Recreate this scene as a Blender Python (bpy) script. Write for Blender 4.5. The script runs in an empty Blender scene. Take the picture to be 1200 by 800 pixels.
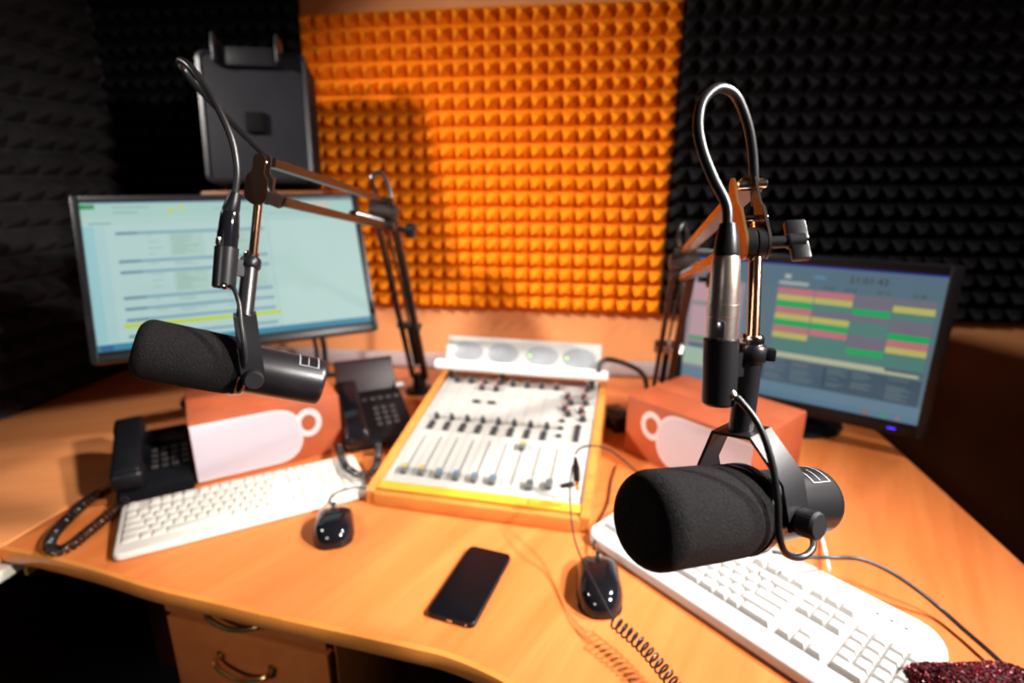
import bpy, bmesh, math, random
from mathutils import Vector, Matrix
random.seed(7)
PI = math.pi
S = bpy.context.scene
COL = S.collection

# ------------------------------------------------------------------ camera, world, lamps, exposure
cam_data = bpy.data.cameras.new('camera')
cam = bpy.data.objects.new('camera', cam_data)
COL.objects.link(cam)
cam_data.sensor_width = 36.0
cam_data.lens = 36.0 * 650.0 / 1200.0
cam_data.clip_start = 0.02
cam.location = (0, 0, 1.35)
cam.rotation_euler = (math.radians(90 - 16.3), 0, math.radians(7.4))
cam_data.dof.use_dof = True
cam_data.dof.focus_distance = 0.48
cam_data.dof.aperture_fstop = 3.1
S.camera = cam

world = bpy.data.worlds.new('world')
S.world = world
world.use_nodes = True
world.node_tree.nodes['Background'].inputs[0].default_value = (0.55, 0.45, 0.50, 1)
world.node_tree.nodes['Background'].inputs[1].default_value = 0.022

def lamp(name, loc, target, energy, size, color, spread=PI):
    d = bpy.data.lights.new(name, 'AREA')
    d.shape = 'DISK'
    d.size = size
    d.energy = energy
    d.color = color
    d.spread = spread
    o = bpy.data.objects.new(name, d)
    COL.objects.link(o)
    o.location = loc
    o.rotation_euler = (Vector(target) - Vector(loc)).to_track_quat('-Z', 'Y').to_euler()
    return o
lamp('studio_lamp_right', (1.35, 0.98, 2.32), (-0.30, 0.55, 0.75), 15, 0.14, (1.0, 0.95, 0.91), math.radians(75))
lamp('studio_lamp_left', (-1.50, 0.60, 1.98), (0.25, 1.70, 0.90), 9.0, 0.14, (1.0, 0.94, 0.88), math.radians(60))
lamp('front_lamp', (1.42, 0.08, 2.06), (-0.85, 0.88, 0.62), 13, 0.16, (1.0, 0.95, 0.91), math.radians(62))
lamp('drawer_fill', (-0.75, -0.85, 1.75), (-0.45, 0.66, 0.50), 1.1, 0.25, (1.0, 0.95, 0.90), math.radians(60))  # added fill to brighten the drawer fronts, not a lamp of the room

S.view_settings.view_transform = 'Standard'
S.view_settings.look = 'None'
S.view_settings.gamma = 1
S.view_settings.exposure = 0

# ------------------------------------------------------------------ materials
def lin(c):
    return tuple(((v / 255) / 12.92 if v / 255 <= 0.04045 else ((v / 255 + 0.055) / 1.055) ** 2.4) for v in c[:3]) + (1,)

def mat(name, color, rough=0.5, metal=0.0, noise=0.0, nscale=60, bump=0.0, bscale=300, spec=0.5, coat=0.0, sheen=0.0, emit=None, estr=1.0):
    m = bpy.data.materials.new(name)
    m.use_nodes = True
    nt = m.node_tree
    b = nt.nodes['Principled BSDF']
    b.inputs['Base Color'].default_value = tuple(color[:3]) + (1,)
    b.inputs['Roughness'].default_value = rough
    b.inputs['Metallic'].default_value = metal
    b.inputs['Specular IOR Level'].default_value = spec
    b.inputs['Coat Weight'].default_value = coat
    b.inputs['Sheen Weight'].default_value = sheen
    tc = nt.nodes.new('ShaderNodeTexCoord')
    if noise > 0:
        n = nt.nodes.new('ShaderNodeTexNoise')
        n.inputs['Scale'].default_value = nscale
        n.inputs['Detail'].default_value = 4
        r = nt.nodes.new('ShaderNodeValToRGB')
        r.color_ramp.elements[0].position = 0.3
        r.color_ramp.elements[1].position = 0.7
        r.color_ramp.elements[0].color = tuple(max(0, v * (1 - noise)) for v in color[:3]) + (1,)
        r.color_ramp.elements[1].color = tuple(v * (1 + noise) for v in color[:3]) + (1,)
        nt.links.new(tc.outputs['Object'], n.inputs['Vector'])
        nt.links.new(n.outputs['Fac'], r.inputs['Fac'])
        nt.links.new(r.outputs['Color'], b.inputs['Base Color'])
    if bump > 0:
        n2 = nt.nodes.new('ShaderNodeTexNoise')
        n2.inputs['Scale'].default_value = bscale
        n2.inputs['Detail'].default_value = 3
        bp = nt.nodes.new('ShaderNodeBump')
        bp.inputs['Strength'].default_value = bump
        bp.inputs['Distance'].default_value = 0.002
        nt.links.new(tc.outputs['Object'], n2.inputs['Vector'])
        nt.links.new(n2.outputs['Fac'], bp.inputs['Height'])
        nt.links.new(bp.outputs['Normal'], b.inputs['Normal'])
    if emit:
        b.inputs['Emission Color'].default_value = tuple(emit[:3]) + (1,)
        b.inputs['Emission Strength'].default_value = estr
    return m

def wood(name, c0, c1, rot=0.0, rough=0.32, scale=5.0):
    m = bpy.data.materials.new(name)
    m.use_nodes = True
    nt = m.node_tree
    b = nt.nodes['Principled BSDF']
    tc = nt.nodes.new('ShaderNodeTexCoord')
    mp = nt.nodes.new('ShaderNodeMapping')
    mp.inputs['Rotation'].default_value = (0, 0, rot)
    mp2 = nt.nodes.new('ShaderNodeMapping')
    mp2.inputs['Scale'].default_value = (scale * 3.2, scale * 0.28, scale * 3.2)
    n = nt.nodes.new('ShaderNodeTexNoise')
    n.inputs['Scale'].default_value = 1.0
    n.inputs['Detail'].default_value = 7
    n.inputs['Roughness'].default_value = 0.62
    n.inputs['Distortion'].default_value = 0.5
    r = nt.nodes.new('ShaderNodeValToRGB')
    r.color_ramp.elements[0].position = 0.28
    r.color_ramp.elements[1].position = 0.72
    r.color_ramp.elements[0].color = tuple(c0) + (1,)
    r.color_ramp.elements[1].color = tuple(c1) + (1,)
    n3 = nt.nodes.new('ShaderNodeTexNoise')
    n3.inputs['Scale'].default_value = 9.0
    n3.inputs['Detail'].default_value = 5
    mix = nt.nodes.new('ShaderNodeMixRGB')
    mix.blend_type = 'MULTIPLY'
    mix.inputs['Fac'].default_value = 0.25
    r3 = nt.nodes.new('ShaderNodeValToRGB')
    r3.color_ramp.elements[0].color = (0.55, 0.5, 0.45, 1)
    mp3 = nt.nodes.new('ShaderNodeMapping')
    mp3.inputs['Scale'].default_value = (14, 0.9, 14)
    L = nt.links.new
    L(tc.outputs['Object'], mp.inputs['Vector'])
    L(mp.outputs['Vector'], mp2.inputs['Vector'])
    L(mp.outputs['Vector'], mp3.inputs['Vector'])
    L(mp2.outputs['Vector'], n.inputs['Vector'])
    L(mp3.outputs['Vector'], n3.inputs['Vector'])
    L(n.outputs['Fac'], r.inputs['Fac'])
    L(n3.outputs['Fac'], r3.inputs['Fac'])
    L(r.outputs['Color'], mix.inputs['Color1'])
    L(r3.outputs['Color'], mix.inputs['Color2'])
    L(mix.outputs['Color'], b.inputs['Base Color'])
    b.inputs['Roughness'].default_value = rough
    b.inputs['Specular IOR Level'].default_value = 0.35
    return m

M = {}
M['desk'] = wood('desk_wood', (0.57, 0.145, 0.032), (0.72, 0.225, 0.062), rot=0.45)
M['side_desk'] = wood('side_desk_wood', (0.66, 0.23, 0.075), (0.78, 0.31, 0.115), rot=1.2)
M['edge'] = mat('edge_banding', (0.62, 0.22, 0.045), 0.22, noise=0.1, nscale=20)
M['carcass'] = wood('cabinet_wood', (0.50, 0.13, 0.03), (0.62, 0.19, 0.05), rot=0.0, rough=0.4)
M['panel_shaded'] = wood('shaded_panel_wood', (0.085, 0.020, 0.011), (0.11, 0.027, 0.014), rot=0.0, rough=0.5)  # desk wood with the shade under the desk put into its colour
M['orange_foam'] = mat('orange_foam', (0.80, 0.235, 0.006), 0.9, noise=0.10, nscale=30, bump=0.25, bscale=500, spec=0.1)
M['black_foam'] = mat('charcoal_foam', (0.0075, 0.007, 0.0085), 0.9, noise=0.3, nscale=25, bump=0.3, bscale=500, spec=0.15)
M['left_foam_lit'] = mat('lit_charcoal_foam', (0.018, 0.016, 0.017), 0.9, noise=0.3, nscale=25, bump=0.3, bscale=500, spec=0.15)  # paler copy of the charcoal foam, lamp light put into the colour
M['wall'] = mat('peach_wall_paint', (0.76, 0.30, 0.105), 0.75, noise=0.06, nscale=8, bump=0.08, bscale=120)
M['wall_dark'] = mat('dark_wall_paint', (0.03, 0.027, 0.03), 0.9, noise=0.1, nscale=8)
M['carpet'] = mat('dark_carpet', (0.012, 0.012, 0.016), 0.95, noise=0.5, nscale=200, bump=0.6, bscale=400)
M['ceiling'] = mat('ceiling_paint', (0.35, 0.28, 0.24), 0.9, noise=0.04, nscale=10)
M['trunk'] = mat('grey_trunking', (0.42, 0.36, 0.36), 0.5, noise=0.05)
M['foam_mic'] = mat('windscreen_foam', (0.009, 0.008, 0.008), 0.9, noise=0.9, nscale=800, bump=1.0, bscale=900, spec=0.14)
M['black'] = mat('black_paint', (0.012, 0.012, 0.014), 0.38, noise=0.15, nscale=40, bump=0.06, bscale=900)
M['gunmetal'] = mat('dark_grey_paint', (0.010, 0.0095, 0.011), 0.32, noise=0.1, nscale=60, bump=0.05, bscale=900)
M['glass'] = mat('dark_glass', (0.004, 0.004, 0.005), 0.12, noise=0.05, spec=0.12)
M['lead'] = mat('matt_black_lead', (0.008, 0.008, 0.009), 0.55, noise=0.1, spec=0.3)
M['badge'] = mat('matt_black_badge', (0.002, 0.002, 0.002), 0.8, noise=0.1, spec=0.05)
M['gloss'] = mat('gloss_black_plastic', (0.006, 0.006, 0.008), 0.10, noise=0.1, nscale=20)
M['satin'] = mat('satin_black_plastic', (0.006, 0.006, 0.0075), 0.36, noise=0.1, nscale=40, spec=0.28)
M['rubber'] = mat('black_rubber', (0.009, 0.009, 0.010), 0.34, noise=0.1, nscale=60)
M['chrome'] = mat('chrome', (0.72, 0.62, 0.55), 0.14, metal=1.0, noise=0.05, nscale=20)
M['nickel'] = mat('satin_nickel', (0.80, 0.67, 0.59), 0.30, metal=1.0, noise=0.08, nscale=300, bump=0.05, bscale=900)
M['copper'] = mat('coppery_rod', (0.62, 0.36, 0.22), 0.16, metal=1.0, noise=0.08, nscale=20)
M['brown'] = mat('dark_brown_arm_metal', (0.034, 0.017, 0.010), 0.35, metal=0.6, noise=0.15, nscale=40)
M['steel'] = mat('bright_steel', (0.75, 0.73, 0.72), 0.18, metal=1.0, noise=0.05)
M['arm'] = mat('dark_arm_metal', (0.030, 0.022, 0.020), 0.35, metal=0.4, noise=0.15, nscale=40)
M['arm_lit'] = mat('orange_lit_arm_metal', (0.34, 0.17, 0.07), 0.30, metal=0.8, noise=0.15, nscale=40)  # dark arm metal with the orange light on it painted into the colour
M['white'] = mat('white_keyboard_plastic', (0.60, 0.59, 0.575), 0.42, noise=0.03, nscale=30, bump=0.03, bscale=700)
M['whitekey'] = mat('white_key_plastic', (0.55, 0.54, 0.52), 0.48, noise=0.03, nscale=30, bump=0.03, bscale=700)
M['cream'] = mat('cream_keyboard_plastic', (0.60, 0.565, 0.50), 0.45, noise=0.03, nscale=30)
M['creamkey'] = mat('cream_key_plastic', (0.55, 0.52, 0.46), 0.5, noise=0.03, nscale=30)
M['legend'] = mat('grey_print', (0.30, 0.30, 0.34), 0.6, noise=0.05)
M['mixer_panel'] = mat('mixer_white_panel', (0.42, 0.41, 0.38), 0.45, noise=0.03, nscale=20)
M['groove'] = mat('panel_grey_line', (0.25, 0.245, 0.23), 0.5, noise=0.05)
M['slot'] = mat('fader_slot_dark', (0.09, 0.085, 0.075), 0.5, noise=0.05)
M['mixer_wood'] = mat('mixer_orange_wood', (0.60, 0.22, 0.045), 0.35, noise=0.14, nscale=14)
M['yellow'] = mat('yellow_strip', (0.64, 0.36, 0.03), 0.4, noise=0.05, nscale=20)
M['knob'] = mat('dark_knob', (0.035, 0.035, 0.038), 0.4, noise=0.1)
M['cap_red'] = mat('red_cap', (0.40, 0.13, 0.12), 0.4, noise=0.1)
M['cap_grey'] = mat('grey_fader_cap', (0.10, 0.11, 0.11), 0.45, noise=0.1)
M['cap_blue'] = mat('blue_fader_line', (0.10, 0.18, 0.28), 0.45, noise=0.1)
M['cap_yellow'] = mat('yellow_fader_line', (0.45, 0.31, 0.05), 0.45, noise=0.1)
M['meter'] = mat('meter_glass_grey', (0.27, 0.28, 0.30), 0.25, noise=0.08, nscale=30)
M['led_green'] = mat('green_led', (0.3, 0.8, 0.1), 0.3, noise=0.02, emit=(0.35, 0.8, 0.1), estr=0.6)
M['led_blue'] = mat('blue_led', (0.05, 0.03, 0.9), 0.3, noise=0.02, emit=(0.06, 0.03, 1.0), estr=1.6)
M['tube_white'] = mat('white_tube', (0.86, 0.84, 0.82), 0.35, noise=0.02)
M['box'] = mat('redbrown_card', (0.38, 0.080, 0.027), 0.55, noise=0.14, nscale=12, bump=0.05, bscale=200)
M['print'] = mat('pale_lilac_print', (0.54, 0.48, 0.53), 0.5, noise=0.02, nscale=10)
M['print_rim'] = mat('white_print', (0.64, 0.58, 0.58), 0.5, noise=0.02, nscale=10)
M['speaker'] = mat('black_speaker_cloth', (0.0065, 0.006, 0.0085), 0.6, noise=0.2, nscale=14, bump=0.1, bscale=300, spec=0.12)
M['shelf'] = mat('shelf_wood', (0.11, 0.033, 0.008), 0.45, noise=0.2, nscale=12)
M['brass'] = mat('brass', (0.75, 0.52, 0.20), 0.25, metal=1.0, noise=0.08)
M['phone_grey'] = mat('grey_phone_key', (0.05, 0.045, 0.045), 0.4, noise=0.1)
M['silver'] = mat('silver_plastic', (0.62, 0.62, 0.64), 0.3, metal=0.5, noise=0.05)
M['maroon'] = mat('dark_display', (0.022, 0.009, 0.010), 0.5, noise=0.1)
M['gold'] = mat('gold_plug', (0.85, 0.55, 0.15), 0.25, metal=1.0, noise=0.05)
M['sequin_cloth'] = mat('dark_red_cloth', (0.035, 0.006, 0.009), 0.9, noise=0.5, nscale=90)
M['sequin'] = mat('red_sequin', (0.14, 0.008, 0.016), 0.35, metal=0.4, noise=0.6, nscale=120)
M['pale'] = mat('pale_laminate', (0.62, 0.58, 0.50), 0.5, noise=0.04)
M['pale_edge'] = mat('yellow_edge', (0.55, 0.34, 0.06), 0.5, noise=0.05)

def screen_mat(name, strength):
    m = bpy.data.materials.new(name)
    m.use_nodes = True
    nt = m.node_tree
    b = nt.nodes['Principled BSDF']
    a = nt.nodes.new('ShaderNodeAttribute')
    a.attribute_name = 'Col'
    n = nt.nodes.new('ShaderNodeTexNoise')
    n.inputs['Scale'].default_value = 6
    mx = nt.nodes.new('ShaderNodeMixRGB')
    mx.blend_type = 'MULTIPLY'
    mx.inputs['Fac'].default_value = 0.05
    nt.links.new(a.outputs['Color'], mx.inputs['Color1'])
    nt.links.new(n.outputs['Fac'], mx.inputs['Color2'])
    b.inputs['Base Color'].default_value = (0.012, 0.012, 0.014, 1)
    b.inputs['Roughness'].default_value = 0.5
    b.inputs['Specular IOR Level'].default_value = 0.12
    nt.links.new(mx.outputs['Color'], b.inputs['Emission Color'])
    b.inputs['Emission Strength'].default_value = strength
    return m
M['screen'] = screen_mat('lit_screen', 0.92)

# ------------------------------------------------------------------ mesh helpers (all add to a bmesh)
def bm_new():
    return bmesh.new()

def add_box(bm, c, s, mtx=None, bev=0.0, seg=2):
    """box centred at c with full size s, optional transform and bevel"""
    t = bmesh.new()
    bmesh.ops.create_cube(t, size=1.0, matrix=Matrix.Translation(c) @ Matrix.Diagonal((s[0], s[1], s[2], 1)))
    if bev > 0:
        bmesh.ops.bevel(t, geom=t.edges[:], offset=bev, segments=seg, profile=0.5, affect='EDGES', clamp_overlap=True)
    merge(bm, t, mtx)

def merge(bm, t, mtx=None):
    if mtx is not None:
        bmesh.ops.transform(t, matrix=mtx, verts=t.verts)
    me = bpy.data.meshes.new('tmp')
    t.to_mesh(me)
    t.free()
    bm.from_mesh(me)
    bpy.data.meshes.remove(me)

def add_lathe(bm, prof, mtx=None, n=24):
    """prof: list of (r, z) along local z; ends closed"""
    rings = []
    for r, z in prof:
        rr = max(r, 1e-5)
        rings.append([bm.verts.new((rr * math.cos(2 * PI * k / n), rr * math.sin(2 * PI * k / n), z)) for k in range(n)])
    nv = [v for R in rings for v in R]
    for a, b in zip(rings, rings[1:]):
        for k in range(n):
            bm.faces.new((a[k], a[(k + 1) % n], b[(k + 1) % n], b[k]))
    bm.faces.new(list(reversed(rings[0])))
    bm.faces.new(rings[-1])
    if mtx is not None:
        bmesh.ops.transform(bm, matrix=mtx, verts=nv)

def catmull(pts, sub=8):
    P = [Vector(p) for p in pts]
    if len(P) < 3:
        return P
    out = []
    Q = [2 * P[0] - P[1]] + P + [2 * P[-1] - P[-2]]
    for i in range(1, len(Q) - 2):
        a, b, c, d = Q[i - 1], Q[i], Q[i + 1], Q[i + 2]
        for k in range(sub):
            t = k / sub
            out.append(0.5 * ((2 * b) + (c - a) * t + (2 * a - 5 * b + 4 * c - d) * t * t + (3 * b - a - 3 * c + d) * t ** 3))
    out.append(P[-1])
    return out

def frames(P):
    T = []
    for i in range(len(P)):
        a = P[max(0, i - 1)]
        b = P[min(len(P) - 1, i + 1)]
        T.append((b - a).normalized())
    n = T[0].orthogonal().normalized()
    out = []
    for t in T:
        n = (n - t * n.dot(t))
        n = n.normalized() if n.length > 1e-6 else t.orthogonal().normalized()
        out.append((t, n, t.cross(n)))
    return out

def add_tube(bm, pts, r, n=10, smooth=True, sub=8):
    P = catmull(pts, sub) if smooth else [Vector(p) for p in pts]
    F = frames(P)
    rings = []
    for i, (p, (t, a, b)) in enumerate(zip(P, F)):
        rr = r(i / (len(P) - 1)) if callable(r) else r
        rings.append([bm.verts.new(p + rr * (math.cos(2 * PI * k / n) * a + math.sin(2 * PI * k / n) * b)) for k in range(n)])
    for A, B in zip(rings, rings[1:]):
        for k in range(n):
            bm.faces.new((A[k], A[(k + 1) % n], B[(k + 1) % n], B[k]))
    bm.faces.new(list(reversed(rings[0])))
    bm.faces.new(rings[-1])

def add_coil(bm, pts, R, r, pitch, n=5, per=9):
    """helix of wire radius r and coil radius R wound round a path"""
    P = catmull(pts, 24)
    L = [0.0]
    for a, b in zip(P, P[1:]):
        L.append(L[-1] + (b - a).length)
    F = frames(P)
    turns = L[-1] / pitch
    N = int(turns * per)
    H = []
    j = 0
    for i in range(N + 1):
        s = L[-1] * i / N
        while j < len(L) - 2 and L[j + 1] < s:
            j += 1
        f = (s - L[j]) / max(1e-9, L[j + 1] - L[j])
        p = P[j].lerp(P[j + 1], f)
        t, a, b = F[j]
        an = 2 * PI * turns * i / N
        H.append(p + R * (math.cos(an) * a + math.sin(an) * b))
    add_tube(bm, H, r, n=n, smooth=False)

def add_prism(bm, poly, z0, z1, mtx=None, bev=0.0, seg=3):
    """vertical prism over a polygon [(x, y)...]"""
    t = bmesh.new()
    lo = [t.verts.new((x, y, z0)) for x, y in poly]
    hi = [t.verts.new((x, y, z1)) for x, y in poly]
    n = len(poly)
    t.faces.new(list(reversed(lo)))
    top = t.faces.new(hi)
    for k in range(n):
        t.faces.new((lo[k], lo[(k + 1) % n], hi[(k + 1) % n], hi[k]))
    bmesh.ops.recalc_face_normals(t, faces=t.faces[:])
    if bev > 0:
        bmesh.ops.bevel(t, geom=[e for e in top.edges], offset=bev, segments=seg, profile=0.5, affect='EDGES', clamp_overlap=True)
    merge(bm, t, mtx)

def add_strap(bm, pts, wdir, width, thick):
    """flat strap swept along pts; wdir is the width direction"""
    P = [Vector(p) for p in pts]
    w = Vector(wdir).normalized() * width / 2
    rings = []
    for i, p in enumerate(P):
        a = P[max(0, i - 1)]
        b = P[min(len(P) - 1, i + 1)]
        t = (b - a).normalized()
        nrm = t.cross(w).normalized() * thick / 2
        if 0 < i < len(P) - 1:
            t1, t2 = (p - a).normalized(), (b - p).normalized()
            nrm = nrm / max(0.4, math.sqrt((1 + t1.dot(t2)) / 2))
        rings.append([bm.verts.new(p + w + nrm), bm.verts.new(p - w + nrm), bm.verts.new(p - w - nrm), bm.verts.new(p + w - nrm)])
    for A, B in zip(rings, rings[1:]):
        for k in range(4):
            bm.faces.new((A[k], A[(k + 1) % 4], B[(k + 1) % 4], B[k]))
    bm.faces.new(list(reversed(rings[0])))
    bm.faces.new(rings[-1])

def axis_mtx(o, z, x=None):
    """matrix with origin o, local z along z and x near the hint"""
    z = Vector(z).normalized()
    if x is None:
        x = z.orthogonal()
    x = Vector(x)
    x = (x - z * x.dot(z)).normalized()
    y = z.cross(x)
    m = Matrix((x, y, z)).transposed().to_4x4()
    m.translation = Vector(o)
    return m

def rounded_rect(w, d, r, n=5, cx=0, cy=0):
    out = []
    for sx, sy, a0 in ((1, 1, 0), (-1, 1, PI / 2), (-1, -1, PI), (1, -1, 1.5 * PI)):
        for k in range(n + 1):
            a = a0 + PI / 2 * k / n
            out.append((cx + sx * (w / 2 - r) + r * math.cos(a), cy + sy * (d / 2 - r) + r * math.sin(a)))
    return out

# ------------------------------------------------------------------ object helpers
ROOT = {}
def thing(name, label, cat, loc=(0, 0, 0), rotz=0.0, group=None):
    o = bpy.data.objects.new(name, None)
    o.empty_display_size = 0.05
    COL.objects.link(o)
    o.location = loc
    o.rotation_euler = (0, 0, rotz)
    o['label'] = label
    o['category'] = cat
    if group:
        o['group'] = group
    ROOT[o.name] = Matrix.Translation(loc) @ Matrix.Rotation(rotz, 4, 'Z')
    return o

def tag(o, label, cat, group=None):
    o['label'] = label
    o['category'] = cat
    if group:
        o['group'] = group
    return o

def mesh_of(bm, material, name='mesh', sharp=38):
    bmesh.ops.recalc_face_normals(bm, faces=bm.faces[:])
    me = bpy.data.meshes.new(name)
    bm.to_mesh(me)
    bm.free()
    me.polygons.foreach_set('use_smooth', [True] * len(me.polygons))
    me.set_sharp_from_angle(angle=math.radians(sharp))
    if material is not None:
        me.materials.append(material)
    return me

def obj(name, bm, material, parent=None, world=False, loc=None, label=None, sharp=38):
    """link bm as ONE mesh object; world=True means bm holds world coordinates of a thing's part"""
    if world and parent is not None:
        bmesh.ops.transform(bm, matrix=root_of(parent).inverted(), verts=bm.verts)
    me = mesh_of(bm, material, name, sharp)
    o = bpy.data.objects.new(name, me)
    COL.objects.link(o)
    if parent is not None:
        o.parent = parent
    if loc is not None:
        o.location = loc
    if label:
        o['label'] = label
    return o

def root_of(o):
    while o.parent is not None:
        o = o.parent
    return ROOT.get(o.name, Matrix.Identity(4))

def obj_me(name, me, parent, loc=(0, 0, 0), mtx=None):
    o = bpy.data.objects.new(name, me)
    COL.objects.link(o)
    o.parent = parent
    if mtx is not None:
        o.matrix_local = mtx
    else:
        o.location = loc
    return o

def struct(name, bm, material):
    o = obj(name, bm, material)
    o['kind'] = 'structure'
    return o

def text_bm(s, size, mtx, extr=0.0):
    cu = bpy.data.curves.new('txt', 'FONT')
    cu.body = s
    cu.size = size
    cu.align_x = 'CENTER'
    cu.align_y = 'CENTER'
    cu.resolution_u = 2
    ob = bpy.data.objects.new('txt', cu)
    COL.objects.link(ob)
    dg = bpy.context.evaluated_depsgraph_get()
    me = bpy.data.meshes.new_from_object(ob.evaluated_get(dg))
    bpy.data.objects.remove(ob)
    t = bmesh.new()
    t.from_mesh(me)
    bpy.data.meshes.remove(me)
    bmesh.ops.transform(t, matrix=mtx, verts=t.verts)
    return t

DZ = 0.75          # desk top height
WY = 1.72          # back wall face
LX = -1.50         # left wall face

# ================================================================== the room
b = bm_new(); add_box(b, (0, 0.2, -0.05), (3.6, 3.4, 0.1)); struct('floor', b, M['carpet'])
b = bm_new(); add_box(b, (0.15, WY + 0.05, 1.3), (3.5, 0.1, 2.6)); struct('wall_back', b, M['wall'])
b = bm_new(); add_box(b, (LX - 0.05, 1.37, 1.3), (0.1, 0.78, 2.6)); struct('wall_left', b, M['wall_dark'])
b = bm_new(); add_box(b, (0, 0.2, 2.65), (3.6, 3.4, 0.1)); struct('ceiling', b, M['ceiling'])
b = bm_new(); add_box(b, (-0.32, WY - 0.016, DZ + 0.0235), (2.1, 0.03, 0.045), bev=0.004); struct('trim_1', b, M['trunk'])

# ------------------------------------------------------------------ pyramid foam
def foam(name, label, cols, rows, p, h, material, mtx, group=None):
    """sheet of foam pyramids: local x along, y up, z towards the room"""
    bm = bm_new()
    base = 0.012
    add_box(bm, (cols * p / 2, rows * p / 2, base / 2), (cols * p, rows * p, base))
    g, tp = 0.04 * p, 0.085 * p
    for i in range(cols):
        for j in range(rows):
            x0, y0 = i * p + g, j * p + g
            x1, y1 = (i + 1) * p - g, (j + 1) * p - g
            cx, cy = (x0 + x1) / 2, (y0 + y1) / 2
            jx, jy = random.uniform(-.02, .02) * p, random.uniform(-.02, .02) * p
            hh = h * random.uniform(0.97, 1.02)
            lo = [bm.verts.new(v) for v in ((x0, y0, base), (x1, y0, base), (x1, y1, base), (x0, y1, base))]
            hi = [bm.verts.new((cx + jx + sx * tp / 2, cy + jy + sy * tp / 2, base + hh)) for sx, sy in ((-1, -1), (1, -1), (1, 1), (-1, 1))]
            for k in range(4):
                bm.faces.new((lo[k], lo[(k + 1) % 4], hi[(k + 1) % 4], hi[k]))
            bm.faces.new(hi)
    bmesh.ops.transform(bm, matrix=mtx, verts=bm.verts)
    o = obj(name, bm, material, sharp=20)
    return tag(o, label, 'foam panel', group)

def mx(o, x, y, z):
    m = Matrix((Vector(x), Vector(y), Vector(z))).transposed().to_4x4()
    m.translation = Vector(o)
    return m
back = lambda x, z: mx((x, WY - 0.001, z), (1, 0, 0), (0, 0, 1), (0, -1, 0))
foam('acoustic_foam_panel', 'bright orange pyramid acoustic foam panel on the back wall behind the mixer', 24, 19, 0.045, 0.036, M['orange_foam'], back(-0.843, DZ + 0.203))
foam('acoustic_foam_panel', 'charcoal pyramid acoustic foam panel on the back wall above the right monitor', 23, 20, 0.0475, 0.036, M['black_foam'], back(0.2375, DZ + 0.203))
foam('acoustic_foam_panel', 'charcoal pyramid acoustic foam panel in the back corner behind the loudspeaker', 14, 21, 0.0467, 0.036, M['black_foam'], back(-1.4975, DZ + 0.203))
foam('acoustic_foam_panel', 'charcoal large-pyramid acoustic foam panel covering the left wall down to the desk', 10, 17, 0.067, 0.052, M['left_foam_lit'],
     mx((LX + 0.001, 0.997, DZ + 0.004), (0, 1, 0), (0, 0, 1), (1, 0, 0)))

# ================================================================== desks
t = thing('corner_desk', 'orange wood-veneer studio desk with a curved front edge under the mixer', 'desk', (-0.1, 1.0, 0))
front = [(-0.966, 0.690), (-0.858, 0.677), (-0.746, 0.658), (-0.637, 0.635), (-0.528, 0.620), (-0.411, 0.603), (-0.290, 0.588), (-0.214, 0.578), (-0.165, 0.571), (-0.117, 0.557), (-0.070, 0.537)]
fp = catmull([(x, y, 0) for x, y in front] + [(-0.02, 0.505, 0), (0.03, 0.455, 0), (0.07, 0.38, 0), (0.095, 0.28, 0), (0.105, 0.12, 0), (0.105, -0.08, 0)], 4)
poly = [(p.x, p.y) for p in fp] + [(0.722, -0.08), (0.726, 0.80), (0.736, 1.24), (0.738, WY - 0.034), (-0.905, WY - 0.034)]
b = bm_new(); add_prism(b, poly, DZ - 0.028, DZ, bev=0.004)
obj('desk_top', b, M['desk'], t, world=True)
b = bm_new()
eb = [(p.x, p.y) for p in fp]
lo = []
for i, (x, y) in enumerate(eb):
    a = Vector(eb[max(0, i - 1)]); c = Vector(eb[min(len(eb) - 1, i + 1)])
    d = (c - a).normalized()
    nx, ny = d.y, -d.x
    # rounded nosing profile hugging the front edge
    lo.append([b.verts.new((x + nx * u, y + ny * u, DZ + v)) for u, v in ((-0.002, -0.0275), (0.003, -0.0265), (0.0055, -0.022), (0.0055, -0.006), (0.0035, -0.0015), (-0.003, 0.0006))])
for A, B in zip(lo, lo[1:]):
    for k in range(5):
        b.faces.new((A[k], A[k + 1], B[k + 1], B[k]))
obj('edge_banding', b, M['edge'], t, world=True)
b = bm_new(); add_box(b, (0.70, 0.75, 0.36), (0.025, 1.6, 0.718)); obj('side_panel', b, M['panel_shaded'], t, world=True)
b = bm_new(); add_box(b, (0.01, 1.33, 0.42), (1.33, 0.02, 0.60)); obj('modesty_panel', b, M['panel_shaded'], t, world=True)
b = bm_new(); add_box(b, (-0.93, 1.15, 0.36), (0.50, 0.02, 0.718)); obj('front_panel', b, M['panel_shaded'], t, world=True)

t = thing('side_desk', 'paler orange side desk top running along the left foam wall', 'desk', (-1.2, 1.1, 0))
b = bm_new(); add_prism(b, [(-1.49, 0.30), (-1.02, 0.30), (-0.969, 0.692), (-0.909, WY - 0.034), (-1.49, WY - 0.034)], DZ - 0.028, DZ - 0.0005, bev=0.002)
obj('desk_top', b, M['side_desk'], t, world=True)
b = bm_new(); add_box(b, (-1.2, 1.5, 0.36), (0.5, 0.02, 0.72)); obj('back_panel', b, M['panel_shaded'], t, world=True)
b = bm_new(); add_box(b, (-1.475, 1.0, 0.36), (0.02, 1.2, 0.72)); obj('side_panel', b, M['panel_shaded'], t, world=True)

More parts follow.
